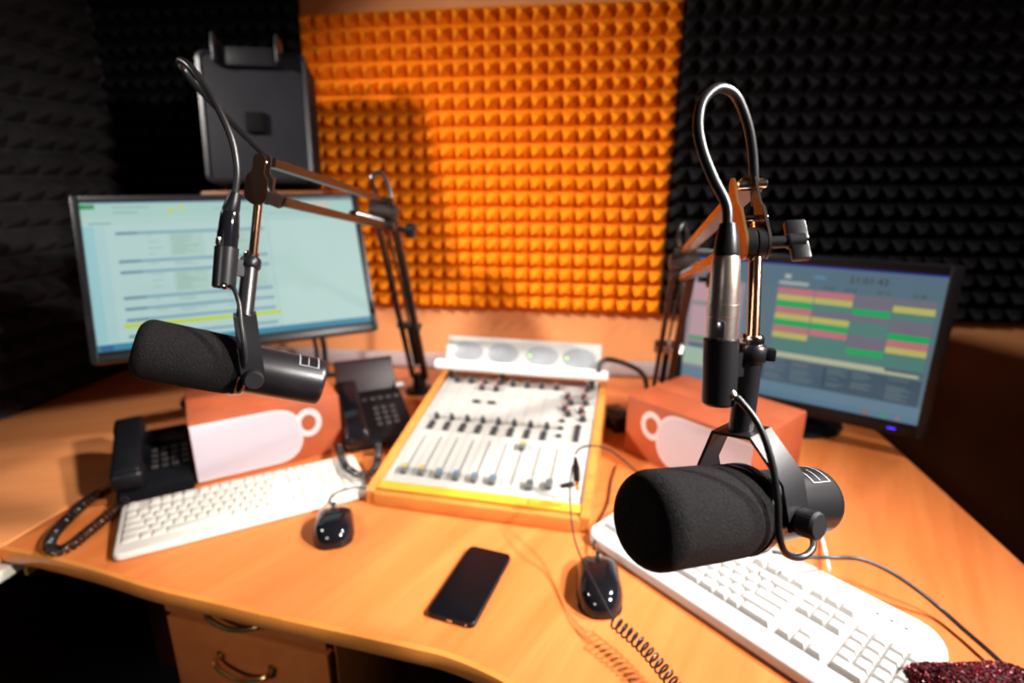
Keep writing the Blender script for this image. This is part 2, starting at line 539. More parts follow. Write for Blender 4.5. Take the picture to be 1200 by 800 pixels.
# drawer pedestal under the desk
e0, e1 = Vector((-0.677, 0.694, 0)), Vector((-0.366, 0.649, 0))
yaw = math.atan2(e1.y - e0.y, e1.x - e0.x)
t = thing('drawer_pedestal', 'brown wooden drawer pedestal with brass handles under the left part of the desk', 'cabinet', (e0.x, e0.y, 0), yaw)
PW = (e1 - e0).length
b = bm_new(); add_box(b, (PW / 2, 0.24, 0.36), (PW, 0.46, 0.71), bev=0.002); obj('body', b, M['carcass'], t)
for k, (z0, z1) in enumerate(((0.655, 0.705), (0.45, 0.645), (0.24, 0.44), (0.03, 0.23))):
    b = bm_new(); add_box(b, (PW / 2, 0.0, (z0 + z1) / 2), (PW - 0.006, 0.018, z1 - z0), bev=0.002)
    d = obj('drawer', b, M['carcass'], t)
    b = bm_new()
    zc = z1 - 0.050 if k else z1 - 0.012
    add_tube(b, [(PW / 2 - 0.05, -0.012, zc), (PW / 2 - 0.045, -0.028, zc - 0.004), (PW / 2, -0.034, zc - 0.012), (PW / 2 + 0.045, -0.028, zc - 0.004), (PW / 2 + 0.05, -0.012, zc)], 0.0042, n=8)
    for sx in (-1, 1):
        add_lathe(b, [(0.008, 0), (0.008, 0.003), (0.005, 0.005)], axis_mtx((PW / 2 + sx * 0.05, -0.009, zc), (0, -1, 0)), 12)
    h = obj('handle', b, M['brass'], d)

# pale pull-out shelf at far left below the desk corner
t = thing('pale_shelf', 'pale laminate shelf with a yellow edge just below the desk corner at the far left', 'shelf', (-1.1, 0.70, 0.70))
pA, pB = Vector((-0.9533, 0.6982, 0.7160)), Vector((-0.9598, 0.5591, 0.7160))
b = bm_new(); add_prism(b, [(pA.x, pA.y), (pA.x + 0.01, pA.y + 0.13), (-1.46, pA.y + 0.13), (pB.x, pB.y)], 0.698, 0.716, bev=0.002); obj('board', b, M['pale'], t, world=True)
b = bm_new(); add_box(b, (pA.x + 0.003, pA.y + 0.05, 0.690), (0.006, 0.09, 0.014)); obj('edge_strip', b, M['pale_edge'], t, world=True, label='yellow edge strip')
b = bm_new(); add_box(b, (-1.44, pA.y + 0.08, 0.35), (0.02, 0.1, 0.70)); obj('leg', b, M['panel_shaded'], t, world=True)

# ================================================================== monitors
def quad_screen(name, w, h, rects, base, parent, mtx):
    """flat lit picture: base colour plus printed rectangles (x0, y0, x1, y1 from the top left, colour)"""
    bm = bm_new()
    cl = bm.loops.layers.float_color.new('Col')
    def q(x0, y0, x1, y1, z, c):
        vs = [bm.verts.new((x * w - w / 2, h / 2 - y * h, z)) for x, y in ((x0, y1), (x1, y1), (x1, y0), (x0, y0))]
        f = bm.faces.new(vs)
        cc = lin(c)
        for l in f.loops:
            l[cl] = cc
    q(0, 0, 1, 1, 0, base)
    for i, r in enumerate(rects):
        q(r[0], r[1], r[2], r[3], 0.00006 + 0.000004 * i, r[4])
    bmesh.ops.transform(bm, matrix=mtx, verts=bm.verts)
    me = bpy.data.meshes.new(name)
    bm.to_mesh(me); bm.free()
    me.materials.append(M['screen'])
    o = bpy.data.objects.new(name, me)
    COL.objects.link(o)
    o.parent = parent
    return o

def monitor(label, centre, W, H, yaw, tilt, bez, rects, base, foot, texts=(), led=None):
    """screen centre in world space; local x right, y up, z towards the viewer"""
    t = thing('computer_monitor', label, 'monitor', (foot[0], foot[1], DZ))
    r = Vector((math.cos(yaw), math.sin(yaw), 0)); n = Vector((math.sin(yaw), -math.cos(yaw), 0))
    u = Vector((0, 0, 1)) * math.cos(tilt) - n * math.sin(tilt)
    nn = n * math.cos(tilt) + Vector((0, 0, 1)) * math.sin(tilt)
    mw = mx(centre, r, u, nn)
    ml = root_of(t).inverted() @ mw
    bl, bt, bb = bez
    b = bm_new()
    add_box(b, ((0), (bt - bb) / 2, -0.022), (W + 2 * bl, H + bt + bb, 0.036), ml, bev=0.004)
    add_box(b, (0, -0.01, -0.047), (W * 0.6, H * 0.62, 0.03), ml, bev=0.01)
    obj('housing', b, M['satin'], t)
    b = bm_new()
    z = 0.0005
    for cx, cy, sx, sy in ((-(W + bl) / 2, (bt - bb) / 2, bl, H + bt + bb), ((W + bl) / 2, (bt - bb) / 2, bl, H + bt + bb), (0, (H + bt) / 2, W, bt), (0, -(H + bb) / 2, W, bb)):
        add_box(b, (cx, cy, z - 0.002), (sx, sy, 0.008), ml, bev=0.0012)
    obj('bezel', b, M['satin'], t)
    s = quad_screen('screen', W, H, rects, base, t, ml @ Matrix.Translation((0, 0, -0.0015)))
    for tx, ty, sz, body, colr in texts:
        tb = text_bm(body, sz, ml @ Matrix.Translation((tx * W - W / 2, H / 2 - ty * H, -0.0009)))
        o = obj('screen_text', tb, colr, s)
    if led:
        b = bm_new(); add_box(b, (led * W - W / 2, -H / 2 - bb * 0.55, 0.0035), (0.016, 0.0035, 0.003), ml, bev=0.001)
        obj('power_light', b, M['led_blue'], t, label='blue power light')
    b = bm_new()
    back_p = mw @ Vector((0, -0.02, -0.055))
    f = Vector((foot[0], foot[1], DZ + 0.012))
    P = [f, f + Vector((0, 0, 0.05)), f.lerp(back_p, 0.6) + Vector((0, 0, 0.03)), back_p]
    add_strap(b, P, r, 0.06, 0.022)
    obj('neck', b, M['satin'], t, world=True)
    b = bm_new()
    add_lathe(b, [(0.115, 0.0), (0.118, 0.004), (0.112, 0.010), (0.04, 0.017), (0.03, 0.019)], Matrix.Scale(1.0, 4), 40)
    obj('base', b, M['gloss'], t)
    return t

pale = (183, 214, 207)
rl = [(0, 0, 1, .012, (150, 190, 205)), (0, .012, 1, .10, (165, 205, 195)), (.0, .012, .045, .045, (40, 150, 70)), (0, .10, 1, .155, (172, 207, 200)),
      (.02, .14, .09, .15, (130, 165, 165)), (0, .16, .035, .95, (150, 200, 205)), (.035, .16, .07, .95, (168, 205, 205)), (.07, .16, .62, .95, (178, 209, 205)),
      (.28, .05, .30, .075, (200, 205, 70)), (.32, .03, .34, .055, (205, 205, 70)), (.10, .03, .22, .04, (140, 175, 170)), (.10, .065, .18, .075, (140, 175, 170)), (.44, .05, .58, .06, (150, 185, 180)),
      (.68, .03, .78, .06, (205, 205, 90)), (.80, .03, .90, .06, (215, 185, 170)), (.64, .10, .92, .108, (150, 190, 185)), (.63, .0, .635, .95, (165, 200, 200))]
for y in (.205, .40, .475, .65, .725, .80, .91):
    rl.append((.10, y, .62, y + .020, (122, 165, 180)))
    rl.append((.10, y, .17, y + .020, (100, 140, 158)))
pass
for y0, n in ((.235, 10), (.43, 2), (.505, 9), (.68, 2), (.755, 2)):
    for k in range(n):
        for x0, wmax in ((.28, .10), (.45, .12), (.20, .05)):
            if x0 == .20 and k % 3:
                continue
            rl.append((x0, y0 + k * .0145, x0 + wmax * random.uniform(.35, 1), y0 + k * .0145 + .005, (140, 176, 165)))
rl += [(.27, .23, .39, .39, (170, 203, 192)), (.44, .23, .60, .39, (172, 204, 194)), (.27, .50, .39, .64, (170, 203, 192)), (.44, .50, .60, .64, (172, 204, 194))]
rl.sort(key=lambda q: -(q[2] - q[0]) * (q[3] - q[1]))
rl += [(.09, .835, .64, .862, (188, 212, 0)), (0, .955, 1, 1, (40, 130, 160)), (.01, .96, .05, .995, (30, 90, 150)), (.12, .96, .16, .995, (190, 170, 120)), (.20, .96, .26, .995, (180, 205, 110)), (.32, .962, .38, .994, (150, 200, 210))]
monitor('wide computer monitor showing a pale teal list, tilted back at the left of the desk', (-0.785, 1.175, DZ + 0.406), 0.56, 0.317, math.radians(35), math.radians(22.5), (0.014, 0.014, 0.022), rl, pale, (-1.00, 1.37))

BG = (88, 112, 124)
pk, ye, gr, gy, tl = (190, 112, 120), (184, 180, 98), (20, 165, 92), (112, 108, 122), (78, 128, 118)
rr_ = [(0, 0, 1, .012, (25, 45, 140)), (0, .012, 1, .165, (84, 110, 126)), (0, .165, .26, .95, (150, 135, 145)),
       (.02, .20, .24, .34, (188, 150, 158)), (.02, .38, .24, .62, (186, 152, 160)), (.02, .355, .24, .37, (120, 150, 130)), (.20, .42, .215, .50, (130, 100, 150)), (.02, .63, .24, .655, (40, 160, 90)), (.02, .68, .24, .72, (80, 105, 130)),
       (.0, .72, .30, .86, (160, 185, 165)), (.27, .16, .28, .88, (110, 130, 150)),
       (.40, .125, .52, .15, (160, 170, 165)), (.42, .075, .445, .105, (170, 180, 180)), (.535, .07, .58, .09, (90, 135, 170))]
cols = ((.40, .55), (.55, .70), (.70, .84), (.84, .985))
grid = [[pk, ye, gr, pk, ye, gr, pk, ye, tl, tl], [pk, ye, tl, gy, ye, gr, pk, tl, tl, tl], [gy, gy, gr, gy, tl, tl, gy, gy, gr, tl], [gy, ye, tl, gy, gy, gr, pk, ye, tl, tl]]
for (x0, x1), g in zip(cols, grid):
    for k, c in enumerate(g):
        rr_.append((x0, .175 + k * .046, x1 - .004, .175 + k * .046 + .043, c))
rr_ += [(.36, .645, .97, .685, (178, 182, 150)), (.85, .645, .985, .665, (80, 100, 105)), (.36, .685, .40, .72, (185, 190, 165)), (.34, .70, .985, .875, (58, 78, 94)), (.38, .705, .63, .87, (70, 92, 108)), (.64, .705, .98, .87, (64, 86, 100))]
for k in range(9):
    y = .712 + k * .0172
    for x0, wd in ((.39, .09), (.50, .11), (.645, .08), (.74, .10), (.87, .09)):
        if random.random() < .85:
            rr_.append((x0, y, x0 + wd * random.uniform(.5, 1), y + .007, (104, 122, 128)))
rr_ += [(0, .88, 1, .955, (98, 128, 146)), (0, .955, 1, 1, (90, 122, 144)), (.80, .965, .83, .99, (140, 100, 100)), (.87, .965, .89, .99, (60, 150, 110)), (.92, .965, .94, .99, (140, 120, 120))]
M['dark_text'] = mat('dark_screen_text', (0.02, 0.025, 0.03), 0.6, noise=0.02)
monitor('wide computer monitor showing pink, yellow and green blocks, at the right end of the desk', (0.511, 1.36, DZ + 0.243), 0.531, 0.332, math.radians(-28), math.radians(2.1), (0.022, 0.02, 0.03), rr_, BG, (0.55, 1.415),
        texts=[(.74, .078, .022, '21:01:43', M['dark_text']), (.60, .148, .011, '21:02', M['dark_text']), (.68, .148, .011, '21:10', M['dark_text']), (.80, .148, .011, '21:15', M['dark_text']), (.92, .148, .011, '21:30', M['dark_text'])], led=.915)

# two cables hanging behind the left monitor
for k, px in enumerate(((-0.8160, 1.5566, 0.7500), (-0.7991, 1.5748, 0.7500))):
    x, y, z = px
    b = bm_new()
    add_tube(b, [(x - 0.02, y - 0.02, DZ + 0.30), (x - 0.012, y - 0.005, DZ + 0.2), (x, y, DZ + 0.1), (x, y, DZ + 0.012), (x + 0.03, y - 0.01, DZ + 0.006)], 0.009 if k else 0.007, n=8)
    tag(obj('monitor_cable', b, M['rubber']), ('thicker' if k else 'thinner') + ' black cable hanging behind the left monitor, ' + ('right' if k else 'left') + ' of the two', 'cable', 'cables behind the left monitor')

# ================================================================== loudspeaker on a shelf
cy_, ti_ = 0.31, 0.16
r = Vector((math.cos(cy_), math.sin(cy_), 0)); n = Vector((math.sin(cy_), -math.cos(cy_), 0))
u = Vector((0, 0, 1)) * math.cos(ti_) - n * math.sin(ti_); nn = n * math.cos(ti_) + Vector((0, 0, 1)) * math.sin(ti_)
sc = Vector((-0.822, 1.385, DZ + 0.746))
ms = mx(sc, r, u, nn)
t = thing('loudspeaker', 'black loudspeaker on a wooden shelf high in the left back corner', 'loudspeaker', (sc.x, sc.y + 0.05, DZ + 0.588))
b = bm_new(); add_prism(b, rounded_rect(0.254, 0.312, 0.018), -0.15, 0.0, ms, bev=0.006); obj('cabinet', b, M['speaker'], t, world=True)
b = bm_new()
fr = rounded_rect(0.254, 0.312, 0.018); fi = rounded_rect(0.236, 0.294, 0.012)
for k in range(len(fr)):
    k2 = (k + 1) % len(fr)
    vs = [b.verts.new(ms @ Vector((x, y, z))) for (x, y), z in ((fr[k], 0.0005), (fr[k2], 0.0005), (fi[k2], 0.004), (fi[k], 0.004))]
    b.faces.new(vs)
obj('grille_frame', b, M['satin'], t, world=True)
b = bm_new(); add_box(b, (0.0, -0.012, 0.004), (0.045, 0.05, 0.012), ms, bev=0.003); obj('badge', b, M['badge'], t, world=True, label='small square black badge')
b = bm_new()
add_box(b, (-0.005, 0.140, -0.01), (0.14, 0.045, 0.05), ms, bev=0.004)
for sx in (-1, 1):
    add_box(b, (-0.005 + sx * 0.072, 0.155, 0.0), (0.008, 0.065, 0.06), ms, bev=0.002)
obj('top_bracket', b, M['satin'], t, world=True)
t = thing('speaker_shelf', 'narrow orange-brown wooden shelf under the loudspeaker', 'shelf', (sc.x - 0.01, sc.y + 0.045, DZ + 0.562))
b = bm_new()
add_box(b, (0, 0.02, 0.000), (0.285, 0.22, 0.018), Matrix.Rotation(cy_, 4, 'Z'), bev=0.002); obj('board', b, M['shelf'], t)
b = bm_new(); add_box(b, (0.0, 0.12, -0.045), (0.03, 0.26, 0.085), Matrix.Rotation(cy_, 4, 'Z'), bev=0.004); obj('bracket', b, M['satin'], t)

# ================================================================== cardboard boxes with a printed mug
def mug_box(label, corner, yaw, mirror):
    """corner = front left bottom corner"""
    L, W, H = 0.296, 0.218, 0.136
    t = thing('cardboard_box', label, 'box', (corner[0], corner[1], DZ), yaw)
    b = bm_new(); add_box(b, (L / 2, W / 2, H / 2), (L, W, H), bev=0.0025); obj('carton', b, M['box'], t)
    b = bm_new(); add_box(b, (L / 2, W / 2, H + 0.0003), (L - 0.01, 0.045, 0.0006)); obj('tape', b, M['box'], t)
    # mug print: body runs off one edge of the box, rounded end and ring handle at the other
    def P(pts):
        return [((L - x) if mirror else x, z) for x, z in pts]
    x1 = 0.212
    def outline(e):
        pts = [(0.002, 0.005 + e), (0.002, 0.129 - e)]
        r0 = 0.062 - e
        for k in range(17):
            a = PI / 2 - PI * k / 16
            pts.append((x1 - 0.062 + r0 * math.copysign(abs(math.cos(a)) ** 0.8, math.cos(a)), 0.067 + r0 * math.copysign(abs(math.sin(a)) ** 0.8, math.sin(a))))
        return pts
    mt = mx((0, -0.0006, 0), (1, 0, 0), (0, 0, 1), (0, -1, 0))
    def slab(name, pts, z0, z1, m):
        b = bm_new()
        pp = P(pts)
        add_prism(b, pp, z0, z1, mt)
        return obj(name, b, m, t)
    body = outline(0.0)
    slab('printed_mug', body, 0, 0.0008, M['print_rim'])
    inner = outline(0.005)
    slab('printed_mug_face', inner, 0.0008, 0.0013, M['print'])
    b = bm_new()
    n = 24
    rings = []
    for k in range(n):
        a = 2 * PI * k / n
        rings.append([(0.226 + rr * 0.85 * math.cos(a), 0.086 + rr * math.sin(a)) for rr in (0.033, 0.019)])
    for k in range(n):
        k2 = (k + 1) % n
        pts = P([rings[k][0], rings[k2][0], rings[k2][1], rings[k][1]])
        b.faces.new([b.verts.new(mt @ Vector((x, z, 0.0006))) for x, z in pts])
    obj('printed_handle', b, M['print_rim'], t)
    return t
mug_box('red-brown box with a white mug print, between the left phone and the wide teal-screen monitor', (-0.767, 0.916), math.radians(38.3), False)
mug_box('red-brown box with a white mug print, behind the right microphone', (0.108, 1.183), math.radians(-43), True)

# ================================================================== mixer
mo = Vector((-0.397, 0.901, DZ))
myaw = math.atan2(-0.039, 0.423)
t = thing('mixing_console', 'white radio mixing console in an orange wood frame in the middle of the desk', 'mixer', mo, myaw)
MWd, ML, AL = 0.425, 0.462, math.radians(11.0)
ca, sa = math.cos(AL), math.sin(AL)
mp = mx((0, 0, 0.028), (1, 0, 0), (0, ca, sa), (0, -sa, ca))      # panel space: x, v, h
b = bm_new(); add_prism(b, [(0.0, 0.0), (ML * ca, 0.0), (ML * ca, 0.024 + ML * sa), (0, 0.024)], 0.012, MWd - 0.012, mx((0, 0, 0), (0, 1, 0), (0, 0, 1), (1, 0, 0)))
obj('chassis', b, M['mixer_wood'], t)
for x0 in (0.0, MWd - 0.016):
    b = bm_new()
    add_prism(b, [(-0.006, 0.0), (ML * ca + 0.004, 0.0), (ML * ca + 0.004, 0.034 + ML * sa), (0.0, 0.034), (-0.006, 0.029)], x0, x0 + 0.016, mx((0, 0, 0), (0, 1, 0), (0, 0, 1), (1, 0, 0)), bev=0.0)
    obj('side_cheek', b, M['mixer_wood'], t)
b = bm_new(); add_box(b, (MWd / 2, -0.003, 0.014), (MWd - 0.034, 0.016, 0.028), bev=0.003); obj('front_rail', b, M['mixer_wood'], t)
b = bm_new(); add_box(b, (MWd / 2, 0.243, -0.003), (MWd - 0.034, 0.434, 0.006), mp, bev=0.001); obj('panel', b, M['mixer_panel'], t)
b = bm_new(); add_box(b, (MWd / 2, 0.015, 0.001), (MWd - 0.036, 0.021, 0.007), mp, bev=0.0015); obj('arm_rest_strip', b, M['yellow'], t, label='yellow strip along the front edge')
b = bm_new(); add_box(b, (MWd * 0.735, 0.015, 0.0049), (0.0012, 0.019, 0.0006), mp); obj('strip_joint', b, M['slot'], t)
X0, XW = 0.018, MWd - 0.036
chx = lambda i: X0 + XW * (0.085 + 0.0935 * i)
b = bm_new()
for i in range(11):
    x = X0 + XW * (0.038 + 0.0935 * i)
    if x < MWd - 0.02:
        add_box(b, (x, 0.25, 0.0003), (0.0009, 0.40, 0.0006), mp)
for v in (0.205, 0.262, 0.36, 0.405, 0.435):
    add_box(b, (MWd / 2, v, 0.0003), (XW - 0.004, 0.0008, 0.0006), mp)
o = obj('channel_lines', b, M['groove'], t)
for i in range(10):
    if i == 9:
        continue
    b = bm_new(); add_box(b, (chx(i), 0.118, 0.0006), (0.0022, 0.128, 0.0008), mp); obj('fader_slot', b, M['slot'], t)
caps = {0: ('cap_yellow', .062), 1: ('cap_yellow', .062), 2: ('cap_blue', .060), 3: ('cap_blue', .060), 4: ('cap_blue', .060), 5: ('cap_blue', .060), 6: ('cap_yellow', .172), 7: ('cap_grey', .058), 8: ('cap_grey', .066)}
for i, (c, v) in caps.items():
    b = bm_new()
    add_box(b, (chx(i), v, 0.006), (0.013, 0.022, 0.011), mp, bev=0.002)
    k = obj('fader_cap', b, M['cap_grey'], t)
    b = bm_new(); add_box(b, (chx(i), v + 0.003, 0.0118), (0.0125, 0.007, 0.0012), mp); obj('cap_line', b, M[c], k)
# three shared shapes: rotary knob, push button, small toggle
b = bm_new(); add_lathe(b, [(0.0092, 0), (0.0092, 0.002), (0.0072, 0.003), (0.0064, 0.013), (0.0055, 0.0145)], None, 14); knob_me = mesh_of(b, M['knob'], 'knob')
b = bm_new(); add_lathe(b, [(0.0040, 0.0), (0.0040, 0.0022), (0.0030, 0.003)], None, 12); cap_me = mesh_of(b, M['cap_red'], 'knob_cap')
b = bm_new(); add_lathe(b, [(0.0040, 0.0), (0.0040, 0.0022), (0.0030, 0.003)], None, 12); capg_me = mesh_of(b, M['cap_grey'], 'knob_cap')
b = bm_new(); add_box(b, (0, 0, 0.003), (0.0125, 0.0080, 0.007), bev=0.001); but_me = mesh_of(b, M['knob'], 'push_button')
b = bm_new(); add_lathe(b, [(0.0072, 0), (0.0066, 0.007), (0.003, 0.017), (0.0018, 0.018)], None, 10); tog_me = mesh_of(b, M['knob'], 'pointer_knob')
def put(name, me, x, v, cap=None):
    o = obj_me(name, me, t, mtx=mp @ Matrix.Translation((x, v, 0)))
    if cap is not None:
        obj_me('knob_cap', cap, o, loc=(0, 0, 0.0142))
    return o
for i in range(8):
    put('pointer_knob', tog_me, chx(i) + 0.003, 0.248)
    for v in (0.228, 0.218, 0.208):
        put('push_button', but_me, chx(i), v)
    put('rotary_knob', knob_me, chx(i), 0.412, cap_me if i in (2, 3, 7) else capg_me)
    if i in (2, 3):
        put('rotary_knob', knob_me, chx(i), 0.385, cap_me)
        put('push_button', but_me, chx(i), 0.325); put('push_button', but_me, chx(i) + 0.006, 0.325)
for dx, v in ((-0.004, .375), (0.006, .352), (-0.004, .325), (0.006, .305)):
    put('rotary_knob', knob_me, chx(8) + dx, v, cap_me)
for v in (.278, .250, .222):
    put('push_button', but_me, chx(8) - 0.004, v)
put('pointer_knob', tog_me, chx(9) + 0.002, 0.412)
for dx, v in ((-0.002, .378), (0.004, .355), (-0.002, .320), (0.004, .290)):
    put('rotary_knob', knob_me, chx(9) + dx, v, cap_me)
for v in (.262, .25, .238, .226, .214):
    put('push_button', but_me, chx(9) - 0.003, v)
# meter bridge
b = bm_new()
zb = 0.118
MB = mx((0.0, ML * ca - 0.03, zb + 0.032), (1, 0, 0), (0, 0.50, 0.866), (0, -0.866, 0.50))
add_box(b, (MWd / 2 - 0.003, 0.032, -0.008), (MWd - 0.03, 0.078, 0.016), MB, bev=0.003); mb = obj('meter_bridge', b, M['mixer_panel'], t)
for x in (0.07, 0.162, 0.263, 0.355):
    b = bm_new()
    add_lathe(b, [(0.041, 0.0), (0.041, 0.0008), (0.038, 0.0014)], MB @ Matrix.Translation((x, 0.032, 0.0)) @ Matrix.Diagonal((1, 0.62, 1, 1)), 36)
    m_ = obj('meter', b, M['meter'], mb)
for x in (0.232, 0.325):
    b = bm_new(); add_lathe(b, [(0.0035, 0), (0.0035, 0.002), (0.002, 0.003)], MB @ Matrix.Translation((x, 0.030, 0.001)), 10); obj('indicator_light', b, M['led_green'], mb, label='green indicator light')
b = bm_new()
add_lathe(b, [(0.010, -0.0), (0.0135, 0.004), (0.0135, MWd + 0.006), (0.010, MWd + 0.010)], mx((-0.006, ML * ca - 0.046, zb + 0.030), (0, 1, 0), (0, 0, 1), (1, 0, 0)), 20)
obj('front_tube', b, M['tube_white'], mb)
for x in (0.03, 0.165, MWd - 0.035):
    b = bm_new(); add_box(b, (x, ML * ca - 0.035, zb + 0.01), (0.012, 0.012, 0.05)); obj('bridge_post', b, M['knob'], t)

# black flexible lead from the meter bridge to the desk
b = bm_new()
add_tube(b, [(0.0429, 1.2619, 0.9074), (0.0485, 1.2785, 0.9257), (0.0654, 1.3028, 0.9292), (0.1001, 1.3534, 0.9075), (0.1364, 1.3926, 0.8820), (0.1622, 1.4201, 0.8571), (0.1766, 1.4346, 0.8284), (0.1813, 1.4349, 0.7917), (0.1874, 1.4239, 0.7518)], 0.0065, n=10)
tag(obj('bridge_cable', b, M['rubber']), 'thick black cable arching from the meter bridge down behind the right box', 'cable')
x, y, z = (0.0959, 1.3175, 0.7500)
b = bm_new(); add_box(b, (0, 0, 0.02), (0.06, 0.09, 0.04), Matrix.Translation((x, y, DZ)) @ Matrix.Rotation(0.5, 4, 'Z'), bev=0.006)
add_box(b, (0, 0, 0.041), (0.03, 0.05, 0.004), Matrix.Translation((x, y, DZ)) @ Matrix.Rotation(0.5, 4, 'Z'), bev=0.001)
tag(obj('power_adapter', b, M['satin']), 'small black power adapter on the desk between mixer and right box', 'adapter')

# ================================================================== keyboards
KU = 0.01905
ROWS = [
    (0, 'F', [(0, 1), (2, 1), (3, 1), (4, 1), (5, 1), (6.5, 1), (7.5, 1), (8.5, 1), (9.5, 1), (11, 1), (12, 1), (13, 1), (14, 1)], 'Esc F1 F2 F3 F4 F5 F6 F7 F8 F9 F10 F11 F12'),
    (1, 'N', [(i, 1) for i in range(13)] + [(13, 2)], '~ 1 2 3 4 5 6 7 8 9 0 - = <-'),
    (2, 'Q', [(0, 1.5)] + [(1.5 + i, 1) for i in range(12)] + [(13.5, 1.5)], 'Tab Q W E R T Y U I O P [ ] \\'),
    (3, 'A', [(0, 1.75)] + [(1.75 + i, 1) for i in range(11)] + [(12.75, 2.25)], 'Caps A S D F G H J K L ; \' Enter'),
    (4, 'Z', [(0, 2.25)] + [(2.25 + i, 1) for i in range(10)] + [(12.25, 2.75)], 'Shift Z X C V B N M , . / Shift'),
    (5, 'C', [(0, 1.5), (1.5, 1), (2.5, 1.25), (3.75, 5.75), (9.5, 1.25), (10.75, 1), (11.75, 1), (12.75, 2.25)], 'Ctrl Win Alt  Alt Win Menu Ctrl'),
]
def key_list():
    out = []
    for row, nm, ks, leg in ROWS:
        legs = leg.split(' ')
        for (x, w), l in zip(ks, legs):
            out.append((x, row, w, 1, l))
    for x, l in ((15.4, 'PrtSc'), (16.4, 'ScrLk'), (17.4, 'Pause')):
        out.append((x, 0, 1, 1, l))
    for r_, ls in ((1, ('Ins', 'Home', 'PgUp')), (2, ('Del', 'End', 'PgDn'))):
        for x, l in zip((15.4, 16.4, 17.4), ls):
            out.append((x, r_, 1, 1, l))
    out += [(16.4, 4, 1, 1, '^'), (15.4, 5, 1, 1, '<'), (16.4, 5, 1, 1, 'v'), (17.4, 5, 1, 1, '>')]
    for r_, ls in ((1, ('Num', '/', '*', '-')), (2, ('7', '8', '9', '')), (3, ('4', '5', '6', '')), (4, ('1', '2', '3', ''))):
        for x, l in zip((18.8, 19.8, 20.8, 21.8), ls):
            if l:
                out.append((x, r_, 1, 1, l))
    out += [(21.8, 2, 1, 2, '+'), (21.8, 4, 1, 2, 'Ent'), (18.8, 5, 2, 1, '0'), (20.8, 5, 1, 1, '.')]
    return out

def keyboard(label, origin, yaw, L, Dp, front, kh, km, bodym, keym, hb, hf, outline, legends, inset, sx):
    """origin = front left corner, local x along the keyboard, y to the back"""
    t = thing('keyboard', label, 'keyboard', (origin[0], origin[1], DZ), yaw)
    slope = math.atan2(hb - hf, Dp)
    pm = Matrix.Translation((0, 0, hf)) @ Matrix.Rotation(slope, 4, 'X')
    b = bm_new()
    t_ = bmesh.new()
    add_prism(t_, outline, 0.0, 1.0)
    for v in t_.verts:
        v.co.z = 0.003 if v.co.z < 0.5 else hf + math.tan(slope) * v.co.y
    top = [f for f in t_.faces if f.normal.z > 0.9]
    bmesh.ops.bevel(t_, geom=[e for f in top for e in f.edges], offset=0.005, segments=3, profile=0.5, affect='EDGES', clamp_overlap=True)
    merge(b, t_)
    body = obj('body', b, bodym, t)
    ks = key_list()
    xw = 22.8
    u = (L - 2 * inset) / xw * sx
    x0 = inset
    rowpitch = km
    cache = {}
    def key_mesh(w, h):
        if (w, h) not in cache:
            kb = bmesh.new()
            W_, H_ = w * u - 0.0009, h * rowpitch - 0.0009
            tw, th = W_ - 0.0065, H_ - 0.0055
            lo = [kb.verts.new((sx_ * W_ / 2, sy_ * H_ / 2, -0.002)) for sx_, sy_ in ((-1, -1), (1, -1), (1, 1), (-1, 1))]
            mid = [kb.verts.new((sx_ * W_ / 2, sy_ * H_ / 2, kh * 0.25)) for sx_, sy_ in ((-1, -1), (1, -1), (1, 1), (-1, 1))]
            hi = [kb.verts.new((sx_ * tw / 2, 0.0012 + sy_ * th / 2, kh)) for sx_, sy_ in ((-1, -1), (1, -1), (1, 1), (-1, 1))]
            top = None
            for A, B in ((lo, mid), (mid, hi)):
                for k in range(4):
                    kb.faces.new((A[k], A[(k + 1) % 4], B[(k + 1) % 4], B[k]))
            top = kb.faces.new(hi)
            bmesh.ops.bevel(kb, geom=[e for e in top.edges], offset=0.0009, segments=2, profile=0.5, affect='EDGES')
            cache[(w, h)] = mesh_of(kb, keym, 'key', 50)
        return cache[(w, h)]
    lb = bm_new()
    rows_y = [front + (5 - r_) * rowpitch + (0.006 if r_ == 0 else 0) for r_ in range(6)]
    for x, r_, w, h, l in ks:
        cy = rows_y[r_] + rowpitch / 2 - (h - 1) * rowpitch / 2
        cx = x0 + (x + w / 2) * u
        kz = 0.0
        obj_me('key', key_mesh(w, h), t, mtx=pm @ Matrix.Translation((cx, cy, kz)))
        if legends and l:
            sz = 0.0048 if len(l) == 1 else 0.0028
            tb = text_bm(l, sz, pm @ Matrix.Translation((cx - min(0.0025, w * u * 0.15), cy + 0.0025, kh + 0.00025)))
            me = bpy.data.meshes.new('tmp'); tb.to_mesh(me); tb.free(); lb.from_mesh(me); bpy.data.meshes.remove(me)
    if legends:
        o = obj('key_legends', lb, M['legend'], t, label='small grey printed key legends')
        o['kind'] = 'stuff'
    else:
        lb.free()
    return t, pm, u, rows_y

